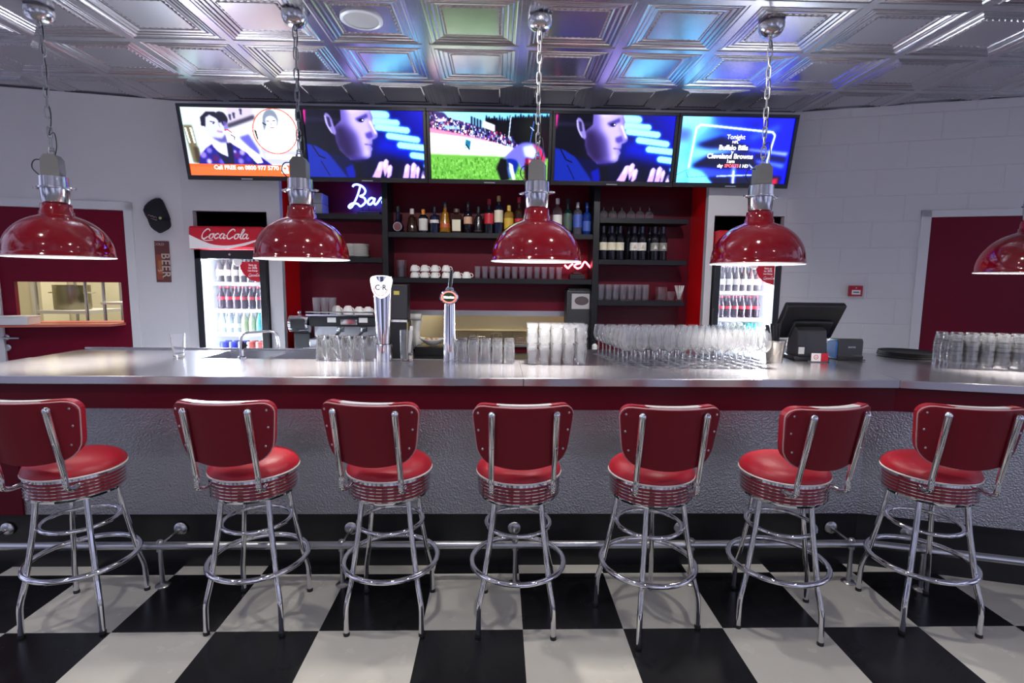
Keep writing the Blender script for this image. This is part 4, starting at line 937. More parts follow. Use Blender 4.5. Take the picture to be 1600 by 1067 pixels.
# right bay: upturned stemmed glasses, wine bottles, highballs, jars
sw = MB().lathe([(.034, .0), (.038, .02), (.036, .045), (.022, .066), (.006, .074), (.005, .098), (.012, .103), (.03, .107), (.032, .109)], 20).build('goblet', M['thick'])
spread(sw, [(at_y(943+14.2*k, 340, yy).x, yy, ZR1+.001) for k in range(6) for yy in (4.79, 4.88)], 'upturned short stemmed goblet on the top right shelf', 'glass', 'goblets on the top right shelf')
def wine(px, y, lab, label, group=None, l2=None):
    v = at_y(px, 400, y); t = thing('wine_bottle', label, 'bottle', (v.x, y, ZR2+.0005), 0, group or 'wine bottles on the right shelf')
    MB().lathe([(.034, 0), (.0375, .004), (.0375, .185), (.034, .205), (.02, .228), (.0145, .245), (.014, .285), (.0155, .287), (.0155, .298)], 20, cap0=True, cap1=True).build('body', dk, t)
    MB().lathe([(.0158, .235), (.0158, .3), (.002, .301)], 14).build('capsule', dm('dark_capsule', (.012, .016, .035), .3), t)
    if lab: MB().lathe([(.0382, .085), (.0382, .155)], 20).build('label', lab, t)
    if l2: MB().at(Matrix.Translation((0, -.0388, .10)) @ Matrix.Rotation(R(90), 4, 'X')).prism([(-.016, 0), (.016, 0), (.004, .032), (-.004, .032)], 0, .0006).build('label_mark', l2, t)
for px in (942, 955, 968): wine(px, 4.80, crl, 'dark wine bottle with cream label in the group of three nearest the upright', 'wine bottles with cream labels')
for px in (990, 1002.5): wine(px, 4.80, wl, 'dark wine bottle with large white label in the middle pair', 'wine bottles with white labels', dm('tan_mark', (.5, .4, .3), .5))
for px in (1022, 1035): wine(px, 4.80, dm('grey_label', (.25, .24, .22), .5), 'dark wine bottle with grey label and white peak in the pair nearest the red reveal', 'wine bottles with grey labels', wl)
for px in (950, 962, 981, 997, 1014, 1028): wine(px, 4.90, None, 'dark wine bottle in the row standing behind the labelled ones', 'wine bottles in the back row')
hb = tum('highball_glass', .031, .035, .145, M['thick'])
spread(hb, [(at_y(938.5+11.6*k, 465, yy).x, yy, ZR3+.001) for k in range(7) for yy in (4.80, 4.89)], 'clear highball glass in the rows on the bottom right shelf', 'glass', 'highball glasses on the bottom right shelf')
hj = tum('glass_jar', .05, .056, .125, M['glass']); spread(hj, [(at_y(1033, 465, 4.84).x, 4.84, ZR3+.001)], 'wide clear glass jar on the bottom right shelf', 'jar', None)
hj = tum('small_glass', .034, .040, .085, M['thick']); spread(hj, [(at_y(1047.5, 465, 4.80).x, 4.80, ZR3+.001)], 'low clear glass between the jar and the straws', 'glass', None)
v = at_y(1061, 465, 4.80)
hj = tum('straw_glass', .032, .036, .075, M['glass']); spread(hj, [(v.x, 4.80, ZR3+.001)], 'clear glass holding white straws at the end of the bottom right shelf', 'glass', None)
for k in range(12):
    a = k*2.4; d = .022
    s = MB().tube([(0, 0, 0), (d*1.5*math.cos(a), d*1.5*math.sin(a), .125)], .0042, 6).build('drinking_straw', M['white'], None, (v.x+.008*math.cos(a), 4.80+.008*math.sin(a), ZR3+.016))
    tag(s, 'white drinking straw fanning out of the glass beside the red reveal', 'straw', 'white straws in the shelf glass')

# ------------------------------------------------------------------ glass door fridges
def glyphs():
    C = [(.95, .78), (.85, .98), (.55, 1.0), (.22, .72), (.08, .35), (.2, .04), (.5, 0), (.85, .22)]
    o = [(.5, .52), (.22, .45), (.1, .2), (.25, 0), (.52, .08), (.6, .35), (.48, .52), (.75, .46)]
    c = [(.62, .42), (.45, .54), (.18, .4), (.1, .16), (.3, 0), (.62, .14)]
    a = [(.58, .45), (.35, .54), (.12, .35), (.1, .12), (.28, 0), (.5, .16), (.6, .5), (.56, .12), (.7, 0), (.86, .12)]
    l = [(.08, .12), (.38, .62), (.5, .98), (.34, 1.02), (.22, .6), (.22, .12), (.36, 0), (.55, .12)]
    return dict(C=C, o=o, c=c, a=a, l=l)
GL = glyphs()
def script_sign(word, parent, m, loc, hgt, r, slant=.28):
    b = MB(); x = 0
    for ch in word:
        if ch == '-': b.tube([(x+.02, 0, .3*hgt), (x+.18*hgt, 0, .34*hgt)], r, 6); x += .2*hgt; continue
        w = {'C': .92, 'l': .42}.get(ch, .68)
        pts = [((x+px*hgt*.85+py*hgt*slant), 0, py*hgt) for px, py in GL[ch]]
        sp = spline(pts, 5); n = len(sp); b.tube(sp, [r*(.65+.55*abs(math.sin(3.1*i/n*2))) for i in range(n)], 6); x += w*hgt*.85
    # swash under the first letter
    b.tube(spline([(.1*hgt, 0, .05*hgt), (.5*hgt, 0, -.22*hgt), (1.3*hgt, 0, -.16*hgt)], 5), r*.7, 6)
    return b.build('lettering', m, parent, (loc[0]-x*.5-.1*hgt, loc[1], loc[2]))
def fridge(x0, x1, ztop, side, label, tone):
    W = x1-x0; t = thing('drinks_fridge', label, 'fridge', ((x0+x1)/2, 4.60, 0)); h = W/2-.012; H = ztop-.135
    D = .62; zh0, zh1 = H-.19, H
    cb = MB(); cb.bx((-h, .0, .02), (-h+.035, D, zh0)); cb.bx((h-.035, 0, .02), (h, D, zh0)); cb.bx((-h, D-.03, .02), (h, D, H)); cb.bx((-h, 0, .02), (h, D, .12)); cb.bx((-h, .02, zh0), (h, D, H))
    cb.build('cabinet', M['black'], t, bevel=.003)
    ln = MB(); ln.bx((-h+.036, D-.04, .12), (h-.036, D-.031, zh0-.001)); ln.bx((-h+.0355, .03, .12), (-h+.04, D-.04, zh0-.001)); ln.bx((h-.04, .03, .12), (h-.0355, D-.04, zh0-.001)); ln.bx((-h+.036, .03, .121), (h-.036, D-.04, .13)); ln.bx((-h+.036, .03, zh0-.012), (h-.036, D-.04, zh0-.002))
    ln.build('liner', M['fridge_in'], t)
    s = side
    MB().bx((s*(h-.075)-.022, .012, .3), (s*(h-.075)+.022, .030, zh0-.10)).build('light_strip', M['led'], t)
    dr = MB(); z0, z1 = .125, zh0-.004
    dr.bx((-h, -.035, z0), (-h+.055, -.004, z1)); dr.bx((h-.055, -.035, z0), (h, -.004, z1)); dr.bx((-h, -.035, z1-.075), (h, -.004, z1)); dr.bx((-h, -.035, z0), (h, -.004, z0+.07))
    d = dr.build('door', M['black'], t, bevel=.003)
    MB().bx((-h+.055, -.022, z0+.07), (h-.055, -.018, z1-.075)).build('pane', M['pane'], d)
    MB().bx((-s*h-.004 if s < 0 else -h-.004, -.06, .9), (-s*h+.012 if s < 0 else -h+.012, -.036, 1.4)).build('handle', M['black'], d)
    MB().ball((0, -.037, z1-.036), .010, 10, 6, sc=(1, .4, 1)).build('lock', M['satin'], d)
    hd = MB().at(Matrix.Rotation(R(90), 4, 'Y') @ Matrix.Rotation(R(0), 4, 'X'))
    prof = [(-zh0, -.075), (-zh0-.02, -.088), (-(zh0+zh1)/2, -.095), (-zh1+.015, -.088), (-zh1, -.075), (-zh1, .018), (-zh0, .018)]
    hdr = MB().at(Matrix(((0, 0, 1, 0), (0, 1, 0, 0), (-1, 0, 0, 0), (0, 0, 0, 1)))).prism(prof, -h, h).build('header_sign', M['coke_red'], t, bevel=.003, smooth=False)
    hh = zh1-zh0
    wv = [(-h+.004, .62*hh), (-h+.10, .38*hh), (-.10, .20*hh), (.02, .16*hh), (.14, .26*hh), (h-.005, .48*hh), (h-.005, .42*hh), (.16, .17*hh), (.02, .02*hh), (-h+.004, .02*hh)]
    sm = [(p.x, p.y) for p in spline([(x, y, 0) for x, y in wv[:6]], 6)]+wv[6:]
    MB().at(Matrix.Translation((0, -.0955, zh0)) @ Matrix.Rotation(R(90), 4, 'X')).prism(sm, 0, .0025).build('wave', M['sign_white'], hdr)
    script_sign('Coca-Cola', hdr, M['sign_white'], (.0, -.099, zh0+hh*.46), hh*.40, .0045)
    # quarter-round red sticker at the upper right of the door pane
    cx, cz = h-.056, z1-.076
    arc = [(cx-.17*math.cos(R(a)), cz-.02-.17*math.sin(R(a))) for a in range(0, 91, 9)]
    MB().at(Matrix.Translation((0, -.0225, 0)) @ Matrix.Rotation(R(90), 4, 'X')).prism([(cx, cz-.02)]+arc, 0, .0012).build('door_sticker', M['coke_red'], d)
    for i, (tx, sz) in enumerate((('Save up', .022), ('to 35%', .026), ('Less Energy', .017))): text_mesh('sticker_lettering', tx, sz, M['sign_white'], d, (cx-.058, -.0245, cz-.047-i*.024), RX, bold=.0006)
    script_sign('Coca-Cola', d, M['sign_white'], (cx-.04, -.0255, cz-.142), .022, .0016)
    MB().at(Matrix.Translation((cx-.185, -.0225, cz-.02)) @ Matrix.Rotation(R(90), 4, 'X')).lathe([(.001, .002), (.036, .002), (.038, 0)], 24).build('round_sticker', M['sign_white'], d)
    return t, h, zh0
FS = []
def fridge_shelves(t, h, zs):
    for z in zs:
        q = MB()
        for k in range(9): q.tube([(-h+.045, .05+k*.062, z-.004), (h-.045, .05+k*.062, z-.004)], .003, 5)
        q.bx((-h+.045, .045, z-.028), (h-.045, .049, z-.001)); q.build('wire_shelf', M['white'], t)
LF, lh, lz = fridge(FLX0, FLX1, 2.19, -1, 'tall glass door drinks fridge in the left wall recess, lit white inside', 0)
RF, rh, rz_ = fridge(FRX0, FRX1, 2.21, 1, 'tall glass door drinks fridge in the right wall recess behind the wine glasses', 1)
cola = dm('cola', (.05, .03, .045), .1, trans=.3); clearb = dm('clear_bottle', (.55, .62, .66), .1, trans=.4); beer = dm('beer_glass', (.16, .14, .14), .1, trans=.4); greenb = dm('green_soda', (.05, .55, .38), .15, trans=.3); lime = dm('pale_green_soda', (.55, .66, .42), .15, trans=.3); can1 = dm('blue_can', (.03, .04, .32), .25, metal=.4); can2 = dm('red_can', (.55, .12, .10), .3)
aqua = dm('aqua_soda', (.10, .62, .62), .15, trans=.3)
def fb_mesh(kind, body, lab, capm):
    q = MB()
    if kind == 'tall': pr = [(.026, 0), (.029, .004), (.029, .115), (.024, .145), (.013, .175), (.0115, .225)]
    elif kind == 'cola': pr = [(.026, 0), (.029, .006), (.026, .05), (.030, .09), (.028, .115), (.015, .155), (.012, .19)]
    elif kind == 'soda': pr = [(.028, 0), (.031, .005), (.031, .085), (.027, .11), (.013, .15), (.012, .165)]
    else: pr = [(.027, 0), (.031, .006), (.031, .105), (.027, .115)]
    mis = [0]*(len(pr)-1); q.lathe(pr, 14, cap0=True, cap1=True, mis=mis)
    return q, pr
def fbottle(kind, body, lab, capm, label, group, name):
    t = thing(name, label, 'can' if kind == 'can' else 'bottle', (0, 0, 0), 0, group); q, pr = fb_mesh(kind, body, lab, capm); q.build('body', body, t)
    rr = max(p[0] for p in pr)+.0006; H = pr[-1][1]
    if lab: MB().lathe([(rr, H*.25 if kind != 'cola' else H*.42), (rr, H*.48 if kind != 'cola' else H*.56)], 14).build('label', lab, t)
    if capm: MB().lathe([(pr[-1][0]+.001, H-.012), (pr[-1][0]+.001, H+.006), (.002, H+.0065)], 10).build('cap', capm, t)
    return t
def fill(t, h, zs, side, where):
    cx = t.location.x; y0 = t.location.y+.115
    specs = [(zs[0], [('tall', beer, wl, slv, 'brown beer bottle with pale label on the top shelf of the %s fridge', 'beer bottle')]*7), (zs[1], [('cola', cola, rdl, rc_, 'dark cola bottle on the second shelf of the %s fridge', 'cola bottle')]*7),
             (zs[2], [('soda', clearb, wl, wc, 'clear soft drink bottle on the third shelf of the %s fridge', 'water bottle')]*3+[('soda', lime, None, wc, 'pale green drink bottle on the third shelf of the %s fridge', 'lime bottle')]*2+[('soda', aqua, None, dm('green_cap', (.02, .3, .2), .4), 'turquoise drink bottle on the third shelf of the %s fridge', 'aqua bottle')]*2),
             (zs[3], [('can', can1, None, None, 'dark blue can on the lowest visible shelf of the %s fridge', 'blue can')]*3+[('can', can2, wl, None, 'pale red can on the lowest visible shelf of the %s fridge', 'red can')]*3)]
    protos = {}
    for z, row in specs:
        n = len(row); a, b = (-h+.13, h-.07) if side < 0 else (-h+.07, h-.13)
        for k, (kind, body, lab, cp_, label, g) in enumerate(row):
            x = cx+a+(b-a)*(k+.0)/(n-1)
            for dy in (0, .09):
                loc = (x, y0+dy, z+.001)
                if g in protos: dup(protos[g], loc)
                else:
                    protos[g] = fbottle(kind, body, lab, cp_, label % where, '%ss in the %s fridge' % (g, where), g.replace(' ', '_') if kind != 'can' else 'drinks_can'); protos[g].location = loc
def fz(px, py): return at_y(px, py, 4.66).z
zsl = [fz(370, 441), fz(370, 483), fz(370, 520), fz(370, 555)]
fridge_shelves(LF, lh, zsl); fill(LF, lh, zsl, -1, 'left')
zsr = [fz(1160, 455), fz(1160, 497), fz(1160, 535), fz(1160, 570)]
fridge_shelves(RF, rh, zsr); fill(RF, rh, zsr, 1, 'right')
for t, s in ((LF, -1), (RF, 1)):
    l = bpy.data.lights.new('fridge_light', 'AREA'); l.shape = 'RECTANGLE'; l.size = .05; l.size_y = 1.3; l.energy = FRIDGE; l.color = (.80, .89, 1)
    o = bpy.data.objects.new('fridge_light', l); COL.objects.link(o); o.parent = t; o.location = (s*(rh-.10), .034, 1.15); o.rotation_euler = (R(-90), 0, R(s*-35)); 

# ------------------------------------------------------------------ things on the bar
T0 = BZ+.0005
# wine glasses, 12 columns by 7 rows
wg = MB().lathe([(.036, .0), (.034, .002), (.012, .005), (.0045, .010), (.0035, .02), (.0035, .085), (.006, .092), (.022, .103), (.034, .122), (.039, .145), (.038, .17), (.0315, .212), (.0300, .212), (.0365, .17), (.0375, .145), (.0325, .123), (.020, .105), (.003, .096)], 18).build('wine_glass', M['winegl'])
first = True
for r_ in range(8):
    y = 3.085+r_*.081
    for c_ in range(13):
        if (c_ > 10 and r_ < 2) or (c_ == 12 and r_ < 4): continue
        o = wg if first else wg.copy()
        if not first: COL.objects.link(o)
        first = False
        o.location = (.765+c_*.083-.009*(r_-1)+random.uniform(-.004, .004), y+random.uniform(-.004, .004), T0); o.rotation_euler = (0, 0, random.random()*6)
        tag(o, 'clear long stemmed wine glass in the block of rows on the bar', 'wine glass', 'wine glasses in rows on the bar')
# upturned fluted tumblers (left group)
def fluted(name, r0, r1, h, m, n=36, amp=.05):
    q = MB(); pr = [(r0, 0), (r0, .01)]+[(r0+(r1-r0)*(k/6)**.9, .01+(h-.01)*k/6) for k in range(1, 7)]
    vs = []; N = n
    rows = []
    for r, z in pr:
        rows.append([(r*(1+amp*math.cos(9*2*math.pi*k/N)*(1 if .12 < z/h < .8 else .2))*math.cos(2*math.pi*k/N), r*(1+amp*math.cos(9*2*math.pi*k/N)*(1 if .12 < z/h < .8 else .2))*math.sin(2*math.pi*k/N), z) for k in range(N)]+[None])
    for row in rows: row[-1] = row[0]
    q.grid(rows); q.lathe([(.001, .012), (r0*.92, .012)]+[(r0*.92+(r1*.97-r0*.92)*k/4, .012+(h-.012)*k/4) for k in range(1, 5)], 18); q.lathe([(.001, .0), (r0, 0)], 18)
    return q.build(name, m)
pint = fluted('pint_glass', .028, .0378, .158, M['glass'])
locs = []
for k in range(5):
    x = at_z(504+19.2*k, 563, BZ).x
    locs += [(x, 3.275, T0+.158)]
spread(pint, locs, 'upturned ribbed pint glass in the short row left of the tall tap', 'glass', 'pint glasses left of the tall tap', flip=1)
ht = fluted('beer_tumbler', .030, .0348, .148, M['thick'], amp=.06)
locs = []
for k in range(5):
    for yy in (3.28, 3.20): locs.append((at_z(723+18*k, 563, BZ).x+(0), yy, T0+.148))
spread(ht, locs, 'upturned patterned tumbler in the rows right of the slim tap', 'glass', 'upturned tumblers right of the slim tap', flip=1)
# flared contour glasses nested two high
def contour():
    h = .155; pr = [(.001, 0), (.027, 0), (.0285, .004), (.029, .03), (.033, .055), (.0385, .085), (.0385, .098), (.035, .115), (.0365, .13), (.043, .152), (.0415, .152), (.0335, .115), (.037, .095), (.036, .085), (.030, .05), (.027, .015), (.001, .014)]
    pr = [(r*.85, z) for r, z in pr]; return MB().lathe(pr, 22).build('contour_glass', M['lit'])
cg = contour(); locs = []
for c_ in range(5):
    for r_ in range(3):
        v = at_z(832+19.4*c_, 571.5, BZ)
        for k in range(2): locs.append((v.x+.004*r_, 3.165+r_*.086, T0+k*.092))
spread(cg, locs, lambda i: 'flared soda glass, %s layer of the nested glasses in the brightest pool of light' % ('lower' if i % 2 == 0 else 'upper'), 'glass', None)
for o in [o for o in bpy.data.objects if o.name.startswith('contour_glass')]: o['group'] = 'nested soda glasses, '+('upper layer' if 'upper' in o['label'] else 'lower layer')
# stacked tumblers at the right end of the bar
stg = fluted('stacking_tumbler', .029, .0392, .095, M['thick'], amp=.03); locs = []
o0 = at_z(1499, 577, BZ); 
for c_ in range(7):
    for r_ in range(3):
        p = wing((o0.x, o0.y+.045), .081*c_, .082*r_)
        for k in range(5): locs.append((p[0], p[1], T0+.095+k*.029))
spread(stg, locs, 'clear tumbler in the nested stacks at the far right end of the bar', 'glass', 'nested tumblers at the right end of the bar', flip=1)
# lone pint and straight jug
v = at_z(277, 558, BZ)
lp = tum('pint_glass', .033, .043, .15, M['glass']); spread(lp, [(v.x, v.y+.02, T0)], 'single empty pint glass standing alone at the left of the bar', 'glass', None)
v = at_z(639, 561, BZ)
jg = tum('straight_glass', .040, .042, .195, M['glass']); spread(jg, [(v.x, 3.28, T0)], 'tall straight glass with a paper slip between the two beer taps', 'glass', None)
pp = MB().grid([[(-.006+.018*j+.002*i, .004*math.sin(i*1.3), .05+.17*i/8) for j in range(2)] for i in range(9)]).build('paper_slip', M['paper'], None, (v.x+.012, 3.285, T0)); pp.modifiers.new('th', 'SOLIDIFY').thickness = .0008
tag(pp, 'white paper slip standing in the tall straight glass', 'paper')
# tall flared tap column with lit badge
v = at_z(601, 563, BZ); ztop = at_y(600, 432, 3.27).z-BZ
t = thing('beer_tap', 'wide flared chrome beer tap column with a glowing white badge', 'beer tap', (v.x, 3.275, T0))
MB().lathe([(.054, 0), (.054, .002), (.052, .105), (.046, .108)], 28).build('base_collar', M['chrome'], t)
rows = []; n = 28
for k in range(15):
    f = k/14; z = .10+f*(ztop-.10)
    rx = .040+.022*f**1.3; ry = .034+.012*f; cut = 0
    rows.append([(rx*math.cos(2*math.pi*j/n), ry*math.sin(2*math.pi*j/n)-.0*f, z if f < .97 else z-.0) for j in range(n+1)])
q = MB().grid(rows); q.add(rows[-1][:-1], [tuple(range(n))]); q.build('column', M['chrome'], t)
bg = MB().at(Matrix.Translation((0, -.050, ztop-.065)) @ Matrix.Rotation(R(90), 4, 'X'))
shape = [(-.056, .062), (.056, .062), (.058, .0), (.040, -.045), (0, -.070), (-.040, -.045), (-.058, 0)]
bo = MB().at(Matrix.Translation((0, -.036, ztop-.065)) @ Matrix.Rotation(R(80), 4, 'X')).prism([(p.x, p.y) for p in spline([(x, y, 0) for x, y in shape], 5, True)], -.012, .014).build('badge', mat('lit_badge', (.9, .9, .95), .4, emit=(.9, .88, 1), estr=1.1), t)
mk = dm('ink', (.02, .015, .03), .4)
text_mesh('badge_lettering', 'C·R', .045, mk, bo, (0, -.0525, ztop-.068), (R(80), 0, 0), bold=.001)
MB().at(Matrix.Translation((0, -.0515, ztop-.066)) @ Matrix.Rotation(R(80), 4, 'X')).tube([(.040*math.cos(R(a)), .048*math.sin(R(a))-.004, 0) for a in range(180, 361, 15)], .0022, 6).build('badge_ring', M['coke_red'], bo)
# slim tap
v = at_z(704, 563, BZ); zt = at_y(703, 422, 3.27).z-BZ; zb_ = at_y(703, 464, 3.27).z-BZ
t = thing('beer_tap', 'slim round chrome beer tap with an oval red ringed badge and black handle', 'beer tap', (v.x, 3.275, T0))
MB().lathe([(.043, 0), (.043, .010), (.040, .013), (.040, .05), (.034, zb_-.06), (.032, zb_-.02), (.037, zb_), (.034, zb_+.03), (.024, zb_+.055), (.010, zb_+.066)], 28, cap1=True).build('column', M['chrome'], t)
MB().at(Matrix.Translation((0, -.040, zb_)) @ Matrix.Rotation(R(90), 4, 'X') @ Matrix.Diagonal((1, .78, 1, 1))).lathe([(.058, -.018), (.060, .0), (.055, .010), (.048, .012)], 32).build('badge_rim', M['chrome'], t)
bo = MB().at(Matrix.Translation((0, -.053, zb_)) @ Matrix.Rotation(R(90), 4, 'X') @ Matrix.Diagonal((1, .75, 1, 1))).lathe([(.001, .002), (.0385, .002)], 28).build('badge', dm('badge_green', (.02, .05, .02), .3), t)
MB().at(Matrix.Translation((0, -.0555, zb_)) @ Matrix.Rotation(R(90), 4, 'X') @ Matrix.Diagonal((1, .75, 1, 1))).lathe([(.038, .0), (.043, .003), (.049, 0)], 32).build('badge_ring', mat('lit_red_ring', (.9, .25, .22), .4, emit=(1, .25, .2), estr=.5), bo)
text_mesh('badge_lettering', 'Heineken', .017, mat('lit_white', (1, 1, 1), .4, emit=(1, 1, .95), estr=1.2), bo, (0, -.0565, zb_-.001), RX, bold=.0015)
MB().tube([(0, -.005, zb_+.055), (.006, -.012, zb_+.085), (.014, -.018, zt)], [.010, .013, .010], 12).build('handle', M['black'], t)
# steel ledge behind the taps with a serving dish on it
lg = MB().bx((-1.14, 3.345, 1.0), (.245, 3.80, 1.04)).bx((-1.14, 3.79, 1.04), (.245, 3.80, 1.055)).bx((-1.14, 3.345, .03), (.245, 3.78, .9995)).build('speed_rail', M['satin'], smooth=False)
tag(lg, 'low steel underbar bench behind the taps and tumblers', 'bench')
v = at_y(676, 540, 4.80); zd = v.z
bs_ = MB().bx((v.x-.15, 4.70, BC+.0005), (v.x+.16, 4.90, zd-.001)).build('serving_stand', M['black'], bevel=.004); tag(bs_, 'low black stand under the white serving dish in the hatch', 'stand')
t = thing('serving_dish', 'white boat shaped dish of yellow and grey food behind the slim tap', 'dish', (v.x, 4.80, zd))
MB().grid([[((.02+.105*f)*math.cos(2*math.pi*k/28)*1.0, (.015+.075*f)*math.sin(2*math.pi*k/28), .004+.058*f**2.2+.02*f*abs(math.cos(2*math.pi*k/28))**3) for k in range(29)] for f in (0, .2, .4, .6, .8, .92, 1)]).build('dish', M['china'], t).modifiers.new('th', 'SOLIDIFY').thickness = .003
for k in range(16):
    o = MB().ball((random.uniform(-.06, .06), random.uniform(-.04, .03), .052+random.uniform(0, .012)), .012, 8, 6, sc=(1.2, .8, .7)).build('fruit_piece', dm('food%d' % (k % 3), ((.75, .45, .05), (.7, .66, .6), (.62, .25, .08))[k % 3], .5))
    o.location = t.location; tag(o, ('yellow chunk', 'pale chunk', 'orange chunk')[k % 3]+' of food in the white boat shaped dish', 'food', ('yellow', 'pale', 'orange')[k % 3]+' food chunks in the dish')
# steel bucket with black straws
v = at_z(1213, 566, BZ)
bk_ = thing('steel_bucket', 'small steel bucket full of black straws at the end of the wine glasses', 'bucket', (v.x, v.y+.03, T0))
MB().lathe([(.001, .003), (.046, .003), (.048, 0), (.064, .128), (.068, .132), (.068, .142), (.063, .142), (.060, .13), (.046, .008), (.001, .008)], 32).build('pail', vary(mat('warm_steel', (.62, .58, .52), .25, 1), 4, .2, .35), bk_)
MB().tube([(.070+.006*math.cos(a), 0, .085+.022*math.sin(a)) for a in [2*math.pi*k/12 for k in range(12)]], .004, 6, closed=True).build('ring_handle', M['chrome'], bk_)
sp_ = None
for k in range(26):
    a = k*2.4; d = .016+.03*((k*7) % 10)/10
    o = MB().tube([(.4*d*math.cos(a), .4*d*math.sin(a), .012), (1.25*d*math.cos(a)-.012, 1.25*d*math.sin(a)+.01, .235+.02*((k*3) % 5)/5)], .0032, 6).build('drinking_straw', M['black'], None, bk_.location)
    tag(o, 'black drinking straw in the steel bucket beside the till', 'straw', 'black straws in the bucket')
# till seen from behind
v = at_z(1265, 562, BZ)
t = thing('till', 'black touch screen till seen from behind at the right of the bar', 'till', (v.x+.01, 3.50, T0), R(-4))
MB().prism([(-.13, -.11), (.10, -.11), (.10, .12), (-.13, .12)], 0, .025).build('foot', M['charcoal'], t, bevel=.006)
q = MB().at(Matrix(((0, 0, 1, 0), (1, 0, 0, 0), (0, 1, 0, 0), (0, 0, 0, 1))))
q.prism([(-.105, .024), (-.075, .20), (-.03, .22), (.05, .20), (.08, .024)], -.105, .085); q.build('stand', M['charcoal'], t, bevel=.008)
# tilted monitor: back of the screen leans toward the viewer at the top
mo = MB().at(Matrix.Translation((0, .0, .255)) @ Matrix.Rotation(R(36), 4, 'X'))
mo.bx((-.20, -.022, -.14), (.19, .022, .15)); mo.bx((-.12, -.045, -.12), (.14, -.022, .03))
m_ = mo.build('monitor', M['black'], t, bevel=.014, seg=3)
MB().at(Matrix.Translation((0, .0, .255)) @ Matrix.Rotation(R(36), 4, 'X')).bx((-.19, .0222, -.13), (.18, .0235, .14)).build('screen', dm('dark_screen', (.01, .012, .02), .1), m_)
MB().bx((-.11, -.118, .045), (-.075, -.110, .09)).build('tag_label', M['paper'], t)
# receipt printer
v = at_z(1325, 563, BZ)
t = thing('receipt_printer', 'small black receipt printer with a blue glossy side, right of the till', 'printer', (v.x+.015, v.y+.065, T0), R(-6))
q = MB().at(Matrix(((0, 0, 1, 0), (1, 0, 0, 0), (0, 1, 0, 0), (0, 0, 0, 1))))
q.prism([(-.07, .0), (-.075, .03), (-.06, .035), (-.062, .125), (-.05, .145), (.06, .135), (.08, .10), (.08, 0)], -.075, .085).build('housing', M['charcoal'], t, bevel=.005)
MB().at(Matrix(((0, 0, 1, 0), (1, 0, 0, 0), (0, 1, 0, 0), (0, 0, 0, 1)))).prism([(-.055, .01), (-.058, .12), (-.045, .135), (.055, .125), (.07, .095), (.07, .01)], -.088, -.0755).build('side_cover', dm('blue_gloss', (.03, .14, .42), .2), t, bevel=.004)
text_mesh('lettering', 'aures', .022, slv, t, (.01, -.0655, .09), RX, shear=.2)
MB().tube([(-.03, -.075, .01), (.03, -.10, .006), (.09, -.085, .006)], .004, 6).build('cable', M['black'], t)
# card holder
v = at_z(1281, 566, BZ)
t = thing('card_holder', 'small white and red card standing in a clear holder before the till', 'card', (v.x, v.y, T0), R(-5))
MB().bx((-.055, .0, .006), (.004, .004, .058)).build('card', M['sign_white'], t); MB().bx((.0045, 0, .006), (.05, .004, .058)).build('card_panel', M['coke_red'], t)
MB().at(Matrix.Translation((-.027, -.0005, .033)) @ Matrix.Rotation(R(90), 4, 'X')).tube([(.013*math.cos(2*math.pi*k/16), .013*math.sin(2*math.pi*k/16), 0) for k in range(16)], .002, 6, closed=True).tube([(-.006, 0, 0), (.006, 0, 0)], .002, 6).build('card_emblem', M['coke_red'], t)
MB().bx((-.06, -.012, 0), (.054, .03, .006)).build('holder', M['glass'], t)
# trays
tp = at_z(1430, 562, BZ)
for k in range(3):
    o = MB().lathe([(.001, .003), (.15, .003), (.165, .008), (.172, .016), (.174, .016), (.168, .004), (.15, 0), (.001, 0)], 48).build('round_tray', M['blackm'], None, (tp.x+.05+.004*k, tp.y+.15, T0+k*.0125))
    tag(o, ('bottom', 'middle', 'top')[k]+' black round serving tray of the stack on the angled end of the bar', 'tray', 'black serving trays')

# ------------------------------------------------------------------ coffee station on the back counter
CB = BC+.0005
x0, x1 = at_y(484, 520, 4.42).x, at_y(592, 520, 4.42).x; zt_ = at_y(530, 489, 4.42).z; cx = (x0+x1)/2; hw = (x1-x0)/2
t = thing('coffee_machine', 'chrome and black espresso machine with cups on top, behind the pint glasses', 'coffee machine', (cx, 4.42, CB)); H = zt_-CB
q = MB(); q.bx((-hw, -.02, .03), (hw, .30, H*.45)); q.bx((-hw, .10, H*.45), (hw, .30, H*.72)); q.build('body', M['satin'], t, bevel=.008)
q = MB(); q.bx((-hw+.01, -.05, H*.72), (hw-.01, .30, H-.02)); q.build('head', M['black'], t, bevel=.012)
MB().bx((-hw*.05, -.053, H*.76), (hw*.42, -.0495, H-.05)).build('front_plate', M['chrome'], t)
for s in (-.30, .60): MB().bx((hw*s-.035, -.054, H-.075), (hw*s+.035, -.0495, H-.035)).build('button_panel', M['white'], t)
MB().bx((-hw, -.08, H-.02), (hw, .30, H-.008)).tube([(-hw, -.08, H+.012), (hw, -.08, H+.012)], .006, 8).build('cup_tray', M['chrome'], t)
MB().bx((-hw, -.16, .03), (hw, .10, .12)).bx((-hw+.02, -.15, .12), (hw-.02, .08, .126)).build('drip_tray', M['chrome'], t, bevel=.004)
for s in (-.1, .55):
    q = MB().lathe([(.03, H*.60), (.034, H*.62), (.034, H*.70)], 18, (hw*s, .0, 0), cap0=True, cap1=True).build('group_head', M['chrome'], t)
    MB().tube([(hw*s, -.03, H*.6), (hw*s+.01, -.15, H*.57)], [.010, .013], 10).build('group_handle', M['black'], t)
MB().bx((-hw, -.06, .0), (-hw+.04, .30, .03)).bx((hw-.04, -.06, 0), (hw, .30, .03)).build('foot', M['black'], t)
zc2 = CB+H-.0075
cup2 = cp
